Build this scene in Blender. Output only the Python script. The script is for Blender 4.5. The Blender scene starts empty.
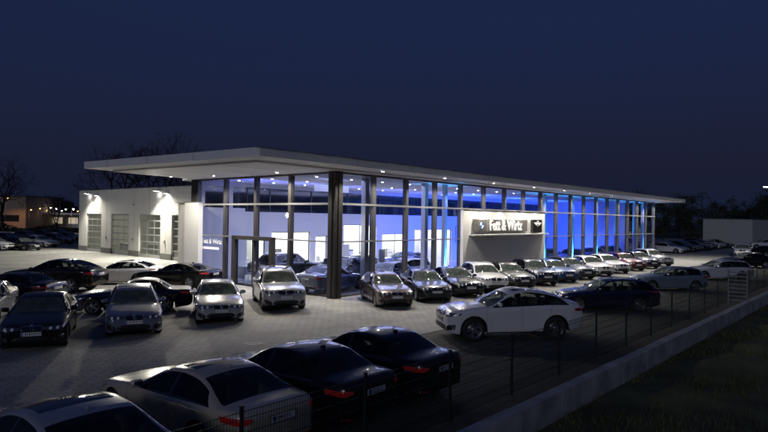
import bpy, bmesh, math, random
from mathutils import Vector, Matrix
from mathutils.bvhtree import BVHTree
R = math.radians
random.seed(7)
scene = bpy.context.scene
col = scene.collection

# ------------------------------------------------------------------ camera
CAM_H = 4.05
cam_d = bpy.data.cameras.new('camera')
cam_d.sensor_width = 36.0
cam_d.lens = 596.97 / 768 * 36.0
cam_d.clip_start = 0.1
cam_d.clip_end = 2000
cam = bpy.data.objects.new('camera', cam_d)
col.objects.link(cam)
cam.matrix_world = (Matrix.Translation((0, 0, CAM_H)) @ Matrix.Rotation(R(90 + 0.26), 4, 'X') @ Matrix.Rotation(R(0.9), 4, 'Z'))
scene.camera = cam

# ------------------------------------------------------------------ world: deep dusk sky
world = bpy.data.worlds.new('World')
scene.world = world
world.use_nodes = True
wn = world.node_tree.nodes
wl = world.node_tree.links
wn.clear()
sky = wn.new('ShaderNodeTexSky')
sky.sky_type = 'NISHITA'
sky.sun_disc = False
sky.sun_elevation = R(-1.0)
sky.sun_rotation = R(200)
sky.altitude = 100
sky.air_density = 1.6
sky.dust_density = 1.0
sky.ozone_density = 4.0
bg = wn.new('ShaderNodeBackground')
bg.inputs['Strength'].default_value = 0.15
SKY_TINT = (0.20, 0.34, 0.66, 1)
tint = wn.new('ShaderNodeMixRGB')
tint.blend_type = 'MULTIPLY'
tint.inputs[0].default_value = 1.0
tint.inputs[2].default_value = SKY_TINT
wo = wn.new('ShaderNodeOutputWorld')
wl.new(sky.outputs[0], tint.inputs[1])
glow = wn.new('ShaderNodeMixRGB')          # even town glow over the whole sky
glow.blend_type = 'ADD'
glow.inputs[0].default_value = 1.0
glow.inputs[2].default_value = (0.044, 0.064, 0.168, 1)
wl.new(tint.outputs[0], glow.inputs[1])
wl.new(glow.outputs[0], bg.inputs[0])
wl.new(bg.outputs[0], wo.inputs[0])

# weak fill added from behind the camera, on the bearing of the sky's sun
sun_d = bpy.data.lights.new('sun', 'SUN')
sun_d.energy = 0.22
sun_d.angle = R(12)
sun_d.color = (0.86, 0.88, 1.0)
sun = bpy.data.objects.new('sun', sun_d)
sun.rotation_euler = (R(76), 0, R(-20))
sun.location = (-40, -40, 60)
col.objects.link(sun)

scene.view_settings.view_transform = 'Standard'
scene.view_settings.look = 'None'
scene.view_settings.exposure = 0.4
scene.view_settings.gamma = 1.0
scene.view_settings.use_curve_mapping = False
scene.cycles.use_denoising = True
scene.cycles.max_bounces = 8
scene.cycles.transparent_max_bounces = 16
scene.cycles.glossy_bounces = 4
scene.cycles.sample_clamp_indirect = 4.0
scene.cycles.caustics_reflective = False
scene.cycles.caustics_refractive = False

# ------------------------------------------------------------------ materials
MATS = {}
def mat(name, color, rough=0.5, metal=0.0, coat=0.0, emit=None, estr=0.0, noise=0.0, nscale=4.0, bump=0.0, bscale=60.0, spec=0.5, alpha=1.0):
    if name in MATS: return MATS[name]
    m = bpy.data.materials.new(name)
    m.use_nodes = True
    nt = m.node_tree; n = nt.nodes; b = n['Principled BSDF']
    b.inputs['Base Color'].default_value = (*color, 1)
    b.inputs['Roughness'].default_value = rough
    b.inputs['Metallic'].default_value = metal
    b.inputs['Coat Weight'].default_value = coat
    b.inputs['Coat Roughness'].default_value = 0.04
    b.inputs['Specular IOR Level'].default_value = spec
    b.inputs['Alpha'].default_value = alpha
    if emit:
        b.inputs['Emission Color'].default_value = (*emit, 1)
        b.inputs['Emission Strength'].default_value = estr
    tc = n.new('ShaderNodeTexCoord')
    if noise > 0:
        t = n.new('ShaderNodeTexNoise'); t.inputs['Scale'].default_value = nscale; t.inputs['Detail'].default_value = 5
        nt.links.new(tc.outputs['Object'], t.inputs['Vector'])
        mr = n.new('ShaderNodeMapRange'); mr.inputs[1].default_value = 0.3; mr.inputs[2].default_value = 0.7
        mr.inputs[3].default_value = 1 - noise; mr.inputs[4].default_value = 1 + noise
        nt.links.new(t.outputs['Fac'], mr.inputs[0])
        mx = n.new('ShaderNodeVectorMath'); mx.operation = 'SCALE'
        mx.inputs[0].default_value = color
        nt.links.new(mr.outputs[0], mx.inputs['Scale'])
        nt.links.new(mx.outputs[0], b.inputs['Base Color'])
        mr2 = n.new('ShaderNodeMapRange'); mr2.inputs[1].default_value = 0.3; mr2.inputs[2].default_value = 0.7
        mr2.inputs[3].default_value = max(0.02, rough * 0.85); mr2.inputs[4].default_value = min(1, rough * 1.15)
        nt.links.new(t.outputs['Fac'], mr2.inputs[0]); nt.links.new(mr2.outputs[0], b.inputs['Roughness'])
    if bump > 0:
        t2 = n.new('ShaderNodeTexNoise'); t2.inputs['Scale'].default_value = bscale; t2.inputs['Detail'].default_value = 3
        nt.links.new(tc.outputs['Object'], t2.inputs['Vector'])
        bp = n.new('ShaderNodeBump'); bp.inputs['Strength'].default_value = bump; bp.inputs['Distance'].default_value = 0.02
        nt.links.new(t2.outputs['Fac'], bp.inputs['Height']); nt.links.new(bp.outputs[0], b.inputs['Normal'])
    MATS[name] = m
    return m

def glass_mat(name, tint=(0.9, 0.95, 1.0), rough=0.0, ior=1.5, refl=1.0):
    m = bpy.data.materials.new(name); m.use_nodes = True
    nt = m.node_tree; n = nt.nodes; n.clear()
    o = n.new('ShaderNodeOutputMaterial'); mix = n.new('ShaderNodeMixShader')
    tr = n.new('ShaderNodeBsdfTransparent'); tr.inputs[0].default_value = (*tint, 1)
    gl = n.new('ShaderNodeBsdfGlossy'); gl.inputs['Roughness'].default_value = rough; gl.inputs[0].default_value = (refl, refl, refl, 1)
    fr = n.new('ShaderNodeFresnel'); fr.inputs[0].default_value = ior
    nt.links.new(fr.outputs[0], mix.inputs[0]); nt.links.new(tr.outputs[0], mix.inputs[1]); nt.links.new(gl.outputs[0], mix.inputs[2])
    nt.links.new(mix.outputs[0], o.inputs[0])
    MATS[name] = m
    return m

def paver_mat(name, c1, c2, mortar, rot, scale, bw=0.5, rh=0.25, patch=0.25, rough=0.75):
    m = bpy.data.materials.new(name); m.use_nodes = True
    nt = m.node_tree; n = nt.nodes; L = nt.links; b = n['Principled BSDF']
    tc = n.new('ShaderNodeTexCoord'); mp = n.new('ShaderNodeMapping'); mp.inputs['Rotation'].default_value = (0, 0, rot)
    mp.inputs['Scale'].default_value = (scale,) * 3
    L.new(tc.outputs['Object'], mp.inputs[0])
    br = n.new('ShaderNodeTexBrick'); br.inputs['Scale'].default_value = 1.0
    br.inputs['Brick Width'].default_value = bw; br.inputs['Row Height'].default_value = rh
    br.inputs['Mortar Size'].default_value = 0.016; br.inputs['Mortar Smooth'].default_value = 0.3
    br.inputs['Color1'].default_value = (*c1, 1); br.inputs['Color2'].default_value = (*c2, 1); br.inputs['Mortar'].default_value = (*mortar, 1)
    L.new(mp.outputs[0], br.inputs[0])
    ns = n.new('ShaderNodeTexNoise'); ns.inputs['Scale'].default_value = 0.35; ns.inputs['Detail'].default_value = 8; ns.inputs['Roughness'].default_value = 0.65
    L.new(tc.outputs['Object'], ns.inputs[0])
    mr = n.new('ShaderNodeMapRange'); mr.inputs[1].default_value = .3; mr.inputs[2].default_value = .7
    mr.inputs[3].default_value = 1 - patch; mr.inputs[4].default_value = 1 + patch
    L.new(ns.outputs['Fac'], mr.inputs[0])
    sc = n.new('ShaderNodeVectorMath'); sc.operation = 'SCALE'
    L.new(br.outputs['Color'], sc.inputs[0]); L.new(mr.outputs[0], sc.inputs['Scale'])
    # tyre wear and small stains
    ns2 = n.new('ShaderNodeTexNoise'); ns2.inputs['Scale'].default_value = 3.0; ns2.inputs['Detail'].default_value = 6
    L.new(tc.outputs['Object'], ns2.inputs[0])
    mr2 = n.new('ShaderNodeMapRange'); mr2.inputs[1].default_value = .55; mr2.inputs[2].default_value = .75
    mr2.inputs[3].default_value = 1; mr2.inputs[4].default_value = .72
    L.new(ns2.outputs['Fac'], mr2.inputs[0])
    sc2 = n.new('ShaderNodeVectorMath'); sc2.operation = 'SCALE'
    L.new(sc.outputs[0], sc2.inputs[0]); L.new(mr2.outputs[0], sc2.inputs['Scale'])
    L.new(sc2.outputs[0], b.inputs['Base Color'])
    b.inputs['Roughness'].default_value = rough
    bp = n.new('ShaderNodeBump'); bp.inputs['Strength'].default_value = 0.6; bp.inputs['Distance'].default_value = 0.01; bp.invert = True
    L.new(br.outputs['Fac'], bp.inputs['Height']); L.new(bp.outputs[0], b.inputs['Normal'])
    MATS[name] = m
    return m

# ------------------------------------------------------------------ object helpers
def tag(o, label=None, cat=None, group=None, kind=None):
    if label: o['label'] = label
    if cat: o['category'] = cat
    if group: o['group'] = group
    if kind: o['kind'] = kind
    return o
def empty(name, loc=(0, 0, 0), rz=0.0):
    o = bpy.data.objects.new(name, None); o.empty_display_size = 0.3
    o.location = loc; o.rotation_euler = (0, 0, rz); col.objects.link(o); return o

class MB:
    """collects boxes, tubes and faces into one mesh"""
    def __init__(s): s.v = []; s.f = []; s.m = []; s.mats = []; s.cur = 0; s.sm = []
    def use(s, m):
        if m not in s.mats: s.mats.append(m)
        s.cur = s.mats.index(m); return s
    def face(s, pts, smooth=False):
        i = len(s.v); s.v += [tuple(p) for p in pts]; s.f.append(tuple(range(i, i + len(pts)))); s.m.append(s.cur); s.sm.append(smooth)
    def box(s, x0, y0, z0, x1, y1, z1):
        i = len(s.v)
        x0, x1 = min(x0, x1), max(x0, x1); y0, y1 = min(y0, y1), max(y0, y1); z0, z1 = min(z0, z1), max(z0, z1)
        s.v += [(x0,y0,z0),(x1,y0,z0),(x1,y1,z0),(x0,y1,z0),(x0,y0,z1),(x1,y0,z1),(x1,y1,z1),(x0,y1,z1)]
        for q in ((0,3,2,1),(4,5,6,7),(0,1,5,4),(1,2,6,5),(2,3,7,6),(3,0,4,7)):
            s.f.append(tuple(i + k for k in q)); s.m.append(s.cur); s.sm.append(False)
        return s
    def prism(s, poly, z0, z1):
        n = len(poly); i = len(s.v)
        s.v += [(x, y, z0) for x, y in poly] + [(x, y, z1) for x, y in poly]
        s.f.append(tuple(i + k for k in reversed(range(n)))); s.f.append(tuple(i + n + k for k in range(n)))
        for k in range(n): s.f.append((i + k, i + (k + 1) % n, i + n + (k + 1) % n, i + n + k))
        s.m += [s.cur] * (n + 2); s.sm += [False] * (n + 2)
        return s
    def tube(s, a, b, r0, r1=None, n=8, cap=True):
        r1 = r0 if r1 is None else r1
        a = Vector(a); b = Vector(b); d = (b - a)
        if d.length < 1e-6: return s
        d.normalize(); u = d.orthogonal().normalized(); w = d.cross(u); i = len(s.v)
        for c, r in ((a, r0), (b, r1)):
            for k in range(n):
                t = 2 * math.pi * k / n
                s.v.append(tuple(c + u * (r * math.cos(t)) + w * (r * math.sin(t))))
        for k in range(n):
            s.f.append((i + k, i + (k + 1) % n, i + n + (k + 1) % n, i + n + k)); s.m.append(s.cur); s.sm.append(True)
        if cap:
            s.f.append(tuple(i + k for k in reversed(range(n)))); s.f.append(tuple(i + n + k for k in range(n))); s.m += [s.cur] * 2; s.sm += [False] * 2
        return s
    def lathe(s, prof, n=32, axis='Z', off=(0, 0, 0)):
        i = len(s.v); m = len(prof)
        for k in range(n):
            t = 2 * math.pi * k / n; c, q = math.cos(t), math.sin(t)
            for r, h in prof:
                p = (r * c, r * q, h) if axis == 'Z' else (r * c, h, r * q)
                s.v.append((p[0] + off[0], p[1] + off[1], p[2] + off[2]))
        for k in range(n):
            for j in range(m - 1):
                a0 = i + k * m + j; b0 = i + ((k + 1) % n) * m + j
                s.f.append((a0, b0, b0 + 1, a0 + 1)); s.m.append(s.cur); s.sm.append(True)
        return s
    def mesh(s, name):
        me = bpy.data.meshes.new(name); me.from_pydata(s.v, [], s.f)
        for m in s.mats: me.materials.append(m)
        me.polygons.foreach_set('material_index', s.m); me.polygons.foreach_set('use_smooth', s.sm)
        me.update(); return me
    def build(s, name, m=None, parent=None, bevel=0.0):
        if m is not None and not s.mats: s.mats = [m]
        me = s.mesh(name)
        o = bpy.data.objects.new(name, me); col.objects.link(o)
        if parent: o.parent = parent
        if bevel > 0:
            bm = bmesh.new(); bm.from_mesh(me)
            bmesh.ops.bevel(bm, geom=list(bm.edges), offset=bevel, segments=2, affect='EDGES', clamp_overlap=True)
            bm.to_mesh(me); bm.free()
        return o

def pchip(pts):
    xs = [p[0] for p in pts]; ys = [p[1] for p in pts]; n = len(xs)
    h = [xs[i + 1] - xs[i] for i in range(n - 1)]; d = [(ys[i + 1] - ys[i]) / h[i] for i in range(n - 1)]
    m = [d[0]] + [0] * (n - 2) + [d[-1]]
    for i in range(1, n - 1):
        if d[i - 1] * d[i] > 0:
            w1 = 2 * h[i] + h[i - 1]; w2 = h[i] + 2 * h[i - 1]
            m[i] = (w1 + w2) / (w1 / d[i - 1] + w2 / d[i])
    def f(x):
        if x <= xs[0]: return ys[0]
        if x >= xs[-1]: return ys[-1]
        k = 0
        while x > xs[k + 1]: k += 1
        t = (x - xs[k]) / h[k]; t2 = t * t; t3 = t2 * t
        return (2*t3-3*t2+1)*ys[k] + (t3-2*t2+t)*h[k]*m[k] + (-2*t3+3*t2)*ys[k+1] + (t3-t2)*h[k]*m[k+1]
    return f
def clamp(x, a=0.0, b=1.0): return max(a, min(b, x))

# ------------------------------------------------------------------ palette
M_paint_default = mat('paint default', (0.05, 0.05, 0.06), 0.3, 0.6, 1.0)
M_carglass = glass_mat('car glass', (0.42, 0.46, 0.44), 0.0, 1.38)
def hazed_glass(name):  # pale greenish haze mixed into the glass to lighten the windscreens
    m = bpy.data.materials.new(name); m.use_nodes = True
    nt = m.node_tree; n = nt.nodes; L = nt.links; n.clear()
    o = n.new('ShaderNodeOutputMaterial'); mx = n.new('ShaderNodeMixShader'); mx2 = n.new('ShaderNodeMixShader'); mx3 = n.new('ShaderNodeMixShader')
    tr = n.new('ShaderNodeBsdfTransparent'); tr.inputs[0].default_value = (.55, .66, .60, 1)
    gl = n.new('ShaderNodeBsdfGlossy'); gl.inputs['Roughness'].default_value = .02
    fr = n.new('ShaderNodeFresnel'); fr.inputs[0].default_value = 1.5
    tl = n.new('ShaderNodeBsdfTranslucent'); tl.inputs[0].default_value = (.60, .72, .64, 1)
    df = n.new('ShaderNodeBsdfDiffuse'); df.inputs[0].default_value = (.42, .50, .45, 1)
    tc = n.new('ShaderNodeTexCoord'); ns = n.new('ShaderNodeTexNoise'); ns.inputs['Scale'].default_value = 3; ns.inputs['Detail'].default_value = 4
    mr = n.new('ShaderNodeMapRange'); mr.inputs[1].default_value = .3; mr.inputs[2].default_value = .7; mr.inputs[3].default_value = .16; mr.inputs[4].default_value = .42
    L.new(tc.outputs['Object'], ns.inputs[0]); L.new(ns.outputs['Fac'], mr.inputs[0])
    mx2.inputs[0].default_value = .5; L.new(tl.outputs[0], mx2.inputs[1]); L.new(df.outputs[0], mx2.inputs[2])
    L.new(mr.outputs[0], mx3.inputs[0]); L.new(tr.outputs[0], mx3.inputs[1]); L.new(mx2.outputs[0], mx3.inputs[2])
    L.new(fr.outputs[0], mx.inputs[0]); L.new(mx3.outputs[0], mx.inputs[1]); L.new(gl.outputs[0], mx.inputs[2]); L.new(mx.outputs[0], o.inputs[0])
    return m
M_screen = hazed_glass('hazed windscreen')
M_darkglass = mat('dark privacy glass', (0.008, 0.009, 0.01), 0.04, 0, 0.6)
M_trim = mat('black trim', (0.012, 0.012, 0.013), 0.45)
M_gloss = mat('gloss black', (0.01, 0.01, 0.012), 0.12, 0, 0.8)
M_chrome = mat('chrome', (0.75, 0.76, 0.78), 0.12, 1.0)
M_rubber = mat('rubber', (0.02, 0.02, 0.021), 0.8, bump=0.3)
M_rim = mat('alloy', (0.42, 0.43, 0.45), 0.3, 0.85)
M_disc = mat('brake disc', (0.12, 0.12, 0.12), 0.4, 0.8)
M_lamp = mat('headlamp glass', (0.07, 0.075, 0.085), 0.15, 0.3, 1.0)
M_lens = mat('headlamp lens', (0.85, 0.87, 0.9), 0.15, 0.2, 1.0)
M_tail = mat('tail lamp red', (0.28, 0.006, 0.008), 0.15, 0, 1.0)
M_tail_glow = mat('tail lamp red glow', (0.35, 0.006, 0.008), 0.15, 0, 1.0, emit=(1, 0.05, 0.04), estr=0.012)  # faint emission put in for light the red lenses throw back
M_plate = mat('number plate white', (0.7, 0.7, 0.68), 0.5, noise=0.05)
M_platetxt = mat('number plate ink', (0.03, 0.03, 0.03), 0.6)
M_platein = mat('number plate blue', (0.02, 0.06, 0.35), 0.5)
M_seat = mat('seat leather', (0.05, 0.048, 0.045), 0.6, noise=0.2)
M_paper = mat('price sheet paper', (0.85, 0.85, 0.83), 0.8, noise=0.04)
def _paper_tl(m):          # thin paper lets light through from behind
    nt = m.node_tree; b = nt.nodes['Principled BSDF']; o = [n for n in nt.nodes if n.type == 'OUTPUT_MATERIAL'][0]
    t = nt.nodes.new('ShaderNodeBsdfTranslucent'); t.inputs[0].default_value = (.95, .95, .92, 1)
    a = nt.nodes.new('ShaderNodeMixShader'); a.inputs[0].default_value = .5
    nt.links.new(b.outputs[0], a.inputs[1]); nt.links.new(t.outputs[0], a.inputs[2]); nt.links.new(a.outputs[0], o.inputs[0])
_paper_tl(M_paper)
M_blue = mat('badge blue', (0.02, 0.12, 0.5), 0.3, 0, 0.6)
M_white = mat('badge white', (0.8, 0.8, 0.8), 0.3, 0, 0.6)
# ------------------------------------------------------------------ cars
NROW_V = [0.0, 0.10, 0.38, 0.66, 0.90, 1.0]
class CarKind:
    """one kind of car: part meshes lofted from side-profile curves; u = metres behind the nose"""
    def __init__(s, name, L, W, H, uf, ur, wr, top, sh, wid, bot, cowl, wtop, rtop, rbot, a0, B, c0, doors, cslant=0.22, B2=None, clad=False, sunroof=None, rails=False, softtop=False, fin=True, arch=0.05, kid=1.0, boot=None, lampz=None, tailz=None, estate=False, shortf=None):
        s.name = name; s.L = L; s.W = W / 2; s.H = H; s.uf = uf; s.ur = ur; s.wr = wr
        s.ftop = pchip(top); s.fsh = pchip(sh); s.fw = pchip([(a, b * s.W) for a, b in wid]); s.fb = pchip(bot)
        s.cowl = cowl; s.wtop = wtop; s.rtop = rtop; s.rbot = rbot; s.a0 = a0; s.B = B; s.c0 = c0; s.doors = doors; s.cslant = cslant
        s.B2 = B2; s.clad = clad; s.sunroof = sunroof; s.rails = rails; s.softtop = softtop; s.fin = fin; s.Ra = wr + arch
        s.kid = kid; s.boot = boot or rbot; s.lampz = lampz; s.tailz = tailz
        s.make()
    def zbot(s, u):
        z = s.fb(u)
        for c in (s.uf, s.ur):
            d = abs(u - c)
            if d < s.Ra: z = max(z, s.wr + math.sqrt(s.Ra ** 2 - d * d))
        return z
    def section(s, u0):
        def shift(v):
            if s.cslant == 0: return 0
            d = (u0 - s.c0) / 0.62
            return s.cslant * (1 - d * d) ** 2 * v if abs(d) < 1 else 0
        pts = []
        zt = s.ftop(u0); zs = s.fsh(u0); W = s.fw(u0)
        slope = abs(s.ftop(u0 + .03) - s.ftop(u0 - .03)) / .06
        g = max(0.0, zt - zs)
        k = clamp((g - .10) / max(.1, (s.H - zs - .12)))
        we = W * (0.90 - 0.235 * k ** 0.9)
        c = min(0.035 + 0.06 * clamp(slope * 1.4), max(0.012, g * 0.6))
        ze = max(zt - c, zs + 0.006)
        cc = zt - ze
        for a, b in ((0, 0), (.3, .06), (.6, .26), (.82, .52), (.93, .76), (1, 1)):
            pts.append((u0, we * a, zt - cc * b))
        belt_y = W * 0.965
        for v in NROW_V[1:]:
            u = u0 + shift(v)
            zs2 = s.fsh(u)
            z = ze + (zs2 - ze) * v
            y = we + (s.fw(u) * 0.965 - we) * v + 0.02 * math.sin(math.pi * v) * clamp(g / .3)
            pts.append((u, y, z))
        ub = u0 + shift(1.0)
        # the slant fades out again down the flank
        zb0 = s.zbot(u0)
        fl = 0.0
        for c_ in (s.uf, s.ur):
            d = abs(u0 - c_)
            if d < s.Ra + .12: fl = max(fl, clamp((s.Ra + .12 - d) / .12))
        zl = s.fsh(u0) - .05
        for i, (fz, fy) in enumerate(((0, 1.0), (.16, 1.012), (.34, 0.995), (.55, 0.985), (.72, 0.997), (.86, 0.992), (.95, .975), (1.0, 0.955))):
            z = zl + (zb0 - zl) * fz
            sh_ = shift(1.0) * max(0, 1 - fz * 1.6)
            y = s.fw(u0) * fy
            if fl > 0: y = max(y, s.fw(u0) * (1.0 + .012 * fl) if fz > .3 else y)
            pts.append((u0 + sh_, y, z))
        pts.append((u0, W * .70, zb0))
        pts.append((u0, 0.0, zb0))
        return pts
    # segment classes along the half section
    # 0..4 top, 5..9 greenhouse flank (edge..belt), 10 shoulder, 11..17 flank, 18,19 underside
    def make(s):
        us = set()
        n = int(s.L / 0.075)
        for i in range(n + 1): us.add(s.L * i / n)
        for q in (0.012, 0.03, 0.055, 0.09, 0.13, 0.18, 0.24, 0.31): us.add(q); us.add(s.L - q)
        for c in (s.uf, s.ur):
            for a in range(0, 181, 9): us.add(c + s.Ra * math.cos(R(a)) * 0.9995)
        keys = [s.cowl, s.wtop, s.rtop, s.rbot, s.boot, s.a0, s.B - .035, s.B + .035, s.c0, s.cowl - .05]
        if s.B2: keys += [s.B2 - .03, s.B2 + .03]
        seams = list(s.doors)
        if s.sunroof: keys += list(s.sunroof)
        for q in seams: keys += [q - .004, q + .004]
        us = sorted(u for u in us if 0 <= u <= s.L and all(abs(u - k) > .018 for k in keys)) + keys
        us = sorted(set(round(u, 4) for u in us))
        s.us = us
        half = [s.section(u) for u in us]
        M = len(half[0]) - 1           # index of bottom centre
        V = []; 
        def X(u): return s.L / 2 - u
        for h in half:
            # right bottom .. top .. left bottom
            ring = [(X(u), -y, z) for (u, y, z) in reversed(h)] + [(X(u), y, z) for (u, y, z) in h[1:]]
            V += ring
        NR = 2 * M + 1
        F = []; C = []
        for i in range(len(us) - 1):
            um = (us[i] + us[i + 1]) / 2
            for j in range(NR - 1):
                seg = (M - 1 - j) if j < M else (j - M)
                side = -1 if j < M else 1
                F.append((i * NR + j, i * NR + j + 1, (i + 1) * NR + j + 1, (i + 1) * NR + j)); C.append(s.classify(um, seg, side))
        # caps
        for end in (0, 1):
            base = 0 if end == 0 else (len(us) - 1) * NR
            ring = V[base:base + NR]; zc = (ring[0][2] + ring[M][2]) / 2; x0 = ring[M][0]; sg = 1 if end == 0 else -1
            prev = list(range(base, base + NR))
            for k in (.93, .75, .5, .25):
                st = len(V)
                for p in ring: V.append((x0 + sg * .035 * (1 - k * k), p[1] * k, zc + (p[2] - zc) * k))
                cur = list(range(st, st + NR))
                for j in range(NR - 1):
                    q = (prev[j], cur[j], cur[j + 1], prev[j + 1])
                    F.append(q if end == 0 else q[::-1]); C.append('body')
                q = (prev[NR - 1], cur[NR - 1], cur[0], prev[0])
                F.append(q if end == 0 else q[::-1]); C.append('body')
                prev = cur
            st = len(V); V.append((x0 + sg * .035, 0, zc))
            for j in range(NR - 1):
                q = (prev[j], st, prev[j + 1]); F.append(q if end == 0 else q[::-1]); C.append('body')
        # normals from all but the underside
        NV = [Vector((0, 0, 0)) for _ in V]; VV = [Vector(v) for v in V]
        for f, c in zip(F, C):
            if c == 'under': continue
            n_ = (VV[f[1]] - VV[f[0]]).cross(VV[f[2]] - VV[f[0]])
            if len(f) == 4: n_ = (VV[f[2]] - VV[f[0]]).cross(VV[f[3]] - VV[f[1]])
            for k in f: NV[k] += n_
        flip = NV[(len(us) // 2) * NR + M].z < 0
        if flip:
            F = [f[::-1] for f in F]; NV = [-n_ for n_ in NV]
        NV = [n_.normalized() if n_.length > 0 else Vector((0, 0, -1)) for n_ in NV]
        s.V, s.F, s.C = V, F, C
        s.bvh = BVHTree.FromPolygons([tuple(v) for v in V], [f for f, c in zip(F, C)])
        s.parts = []       # (name, mesh, parent index or None, paint slot?, level)
        def sub(name, classes, m, extra=None):
            fs = [(f, c) for f, c in zip(F, C) if c in classes]
            if not fs: return None
            idx = {}; vs = []; ff = []; mi = []
            for f, c in fs:
                g = []
                for k in f:
                    if k not in idx: idx[k] = len(vs); vs.append(V[k])
                    g.append(idx[k])
                ff.append(g); mi.append(classes[c])
            me = bpy.data.meshes.new(name + '_' + s.name); me.from_pydata(vs, [], ff)
            for q in m: me.materials.append(q)
            me.polygons.foreach_set('material_index', mi)
            me.polygons.foreach_set('use_smooth', [True] * len(ff)); me.update()
            inv = {v: k for k, v in idx.items()}
            me.normals_split_custom_set_from_vertices([tuple(NV[inv[i]]) for i in range(len(vs))])
            return me
        P = M_paint_default
        roofm = M_trim if s.softtop else P
        body = sub('body', {'body': 0, 'trim': 1, 'seam': 2, 'under': 2, 'clad': 2, 'gloss': 1}, [P, M_gloss, M_trim])
        s.add('body', body, None, 0)
        rf = sub('roof', {'roof': 0}, [roofm]); s.add('soft_top' if s.softtop else 'roof', rf, None, None if s.softtop else 0)
        s.add('bonnet', sub('bonnet', {'bonnet': 0}, [P]), None, 0)
        s.add('boot_lid', sub('boot', {'boot': 0}, [P]), None, 0)
        s.add('windscreen', sub('wind', {'windscreen': 0}, [M_screen]), None, None)
        s.add('rear_window', sub('rearw', {'rear': 0}, [M_carglass]), None, None)
        if s.sunroof: s.add('sunroof', sub('sunr', {'sunroof': 0}, [M_darkglass]), None, None)
        for sd in ('R', 'L'):
            for k in range(3):
                me = sub('side', {'sw%d%s' % (k, sd): 0}, [M_carglass if k == 0 else M_carglass])
                s.add('side_window', me, None, None)
            for k in range(len(s.doors) - 1):
                me = sub('door', {'door%d%s' % (k, sd): 0}, [P])
                di = s.add('door', me, None, 0)
                sg = 1 if sd == 'L' else -1
                hu = s.doors[k + 1] - .17; hz = s.fsh(hu) - .12
                hp = s.side_hit(hu, hz, sg)
                if hp and di is not None:
                    b = MB(); b.box(X(hu) - .10, hp.y + sg * .012, hz - .012, X(hu) + .10, hp.y + sg * .034, hz + .012)
                    b.box(X(hu) - .10, hp.y - sg * .01, hz - .010, X(hu) - .075, hp.y + sg * .014, hz + .010)
                    b.box(X(hu) + .075, hp.y - sg * .01, hz - .010, X(hu) + .10, hp.y + sg * .014, hz + .010)
                    b.mats = [P]; s.add('handle', b.mesh('handle'), di, 0, lvl=2)
        s.features()
    def add(s, name, me, parent, paint, loc=(0, 0, 0), rz=0, lvl=1):
        if me is None: return None
        s.parts.append(dict(name=name, me=me, parent=parent, paint=paint, loc=loc, rz=rz, lvl=lvl)); return len(s.parts) - 1
    def classify(s, u, seg, side):
        sd = 'L' if side > 0 else 'R'
        if seg >= 18: return 'under'
        if seg <= 4:
            if s.cowl < u < s.wtop and seg <= 3: return 'windscreen'
            if s.rtop < u < s.rbot and seg <= 3: return 'rear'
            if s.cowl - .05 < u < s.cowl and seg <= 4: return 'seam'
            if u < s.cowl - .05 and u > .22: return 'bonnet' if seg <= 3 else 'body'
            if s.wtop < u < s.rtop:
                if s.sunroof and s.sunroof[0] < u < s.sunroof[1] and seg <= 2: return 'sunroof'
                return 'roof' if seg <= 4 else 'body'
            if u > s.boot and seg <= 3 and u < s.L - .06: return 'boot'
            if s.softtop and s.wtop < u < s.rbot: return 'roof'
            return 'body'
        if 5 <= seg <= 9:
            if s.softtop and s.c0 < u < s.rbot: return 'roof'
            if s.a0 < u < s.c0:
                if seg in (6, 7, 8):
                    if abs(u - s.B) < .035 or (s.B2 and abs(u - s.B2) < .03): return 'trim'
                    k = 0 if u < s.B else (1 if (not s.B2 or u < s.B2) else 2)
                    return 'sw%d%s' % (k, sd)
                if seg == 9: return 'trim'
                if seg == 5 and s.softtop: return 'roof'
                return 'body'
            return 'body'
        for q in s.doors:
            if abs(u - q) < .004 and seg <= 15: return 'seam'
        if seg <= 16 and s.doors[0] < u < s.doors[-1]:
            near_arch = abs(u - s.ur) < s.Ra + .0 or abs(u - s.uf) < s.Ra
            if not near_arch or seg < 13:
                for k in range(len(s.doors) - 1):
                    if s.doors[k] < u < s.doors[k + 1]:
                        if s.clad and seg >= 16: return 'clad'
                        return 'door%d%s' % (k, sd)
        if s.clad and seg >= 16: return 'clad'
        if seg == 17 and .5 < u < s.L - .5 and not (abs(u - s.ur) < s.Ra or abs(u - s.uf) < s.Ra): return 'clad'
        return 'body'
    def side_hit(s, u, z, sg):
        h = s.bvh.ray_cast(Vector((s.L / 2 - u, sg * 3, z)), Vector((0, -sg, 0)))
        return h[0]
    def patch(s, m, cols, end, nx=10, nz=5, off=0.004, th=0.02, mb=None):
        """columns (y, zlo, zhi) projected along the car's axis onto nose (end=1) or tail (end=-1)"""
        ys = [c[0] for c in cols]
        lo = pchip([(c[0], c[1]) for c in cols]); hi = pchip([(c[0], c[2]) for c in cols])
        mb = mb or MB(); mb.use(m)
        grid = []; last = None
        for i in range(nx + 1):
            y = ys[0] + (ys[-1] - ys[0]) * i / nx; r = []
            for j in range(nz + 1):
                z = lo(y) + (hi(y) - lo(y)) * j / nz
                h = s.bvh.ray_cast(Vector((end * 4, y, z)), Vector((-end, 0, 0)))
                if h[0] is None: p = (last or Vector((end * s.L / 2, y, z))).copy(); p.y = y; p.z = z; n_ = Vector((end, 0, 0))
                else: p = h[0]; n_ = h[1]; n_ = n_ if n_.x * end > 0 else -n_
                last = p
                grid_p = p + n_ * off
                r.append((grid_p, grid_p - Vector((end * th, 0, 0)) - n_ * 0.0))
            grid.append(r)
        base = len(mb.v)
        for r in grid:
            for a, b in r: mb.v.append(tuple(a))
        n1 = (nx + 1) * (nz + 1)
        for r in grid:
            for a, b in r: mb.v.append(tuple(b))
        def id_(i, j, k=0): return base + k * n1 + i * (nz + 1) + j
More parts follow.
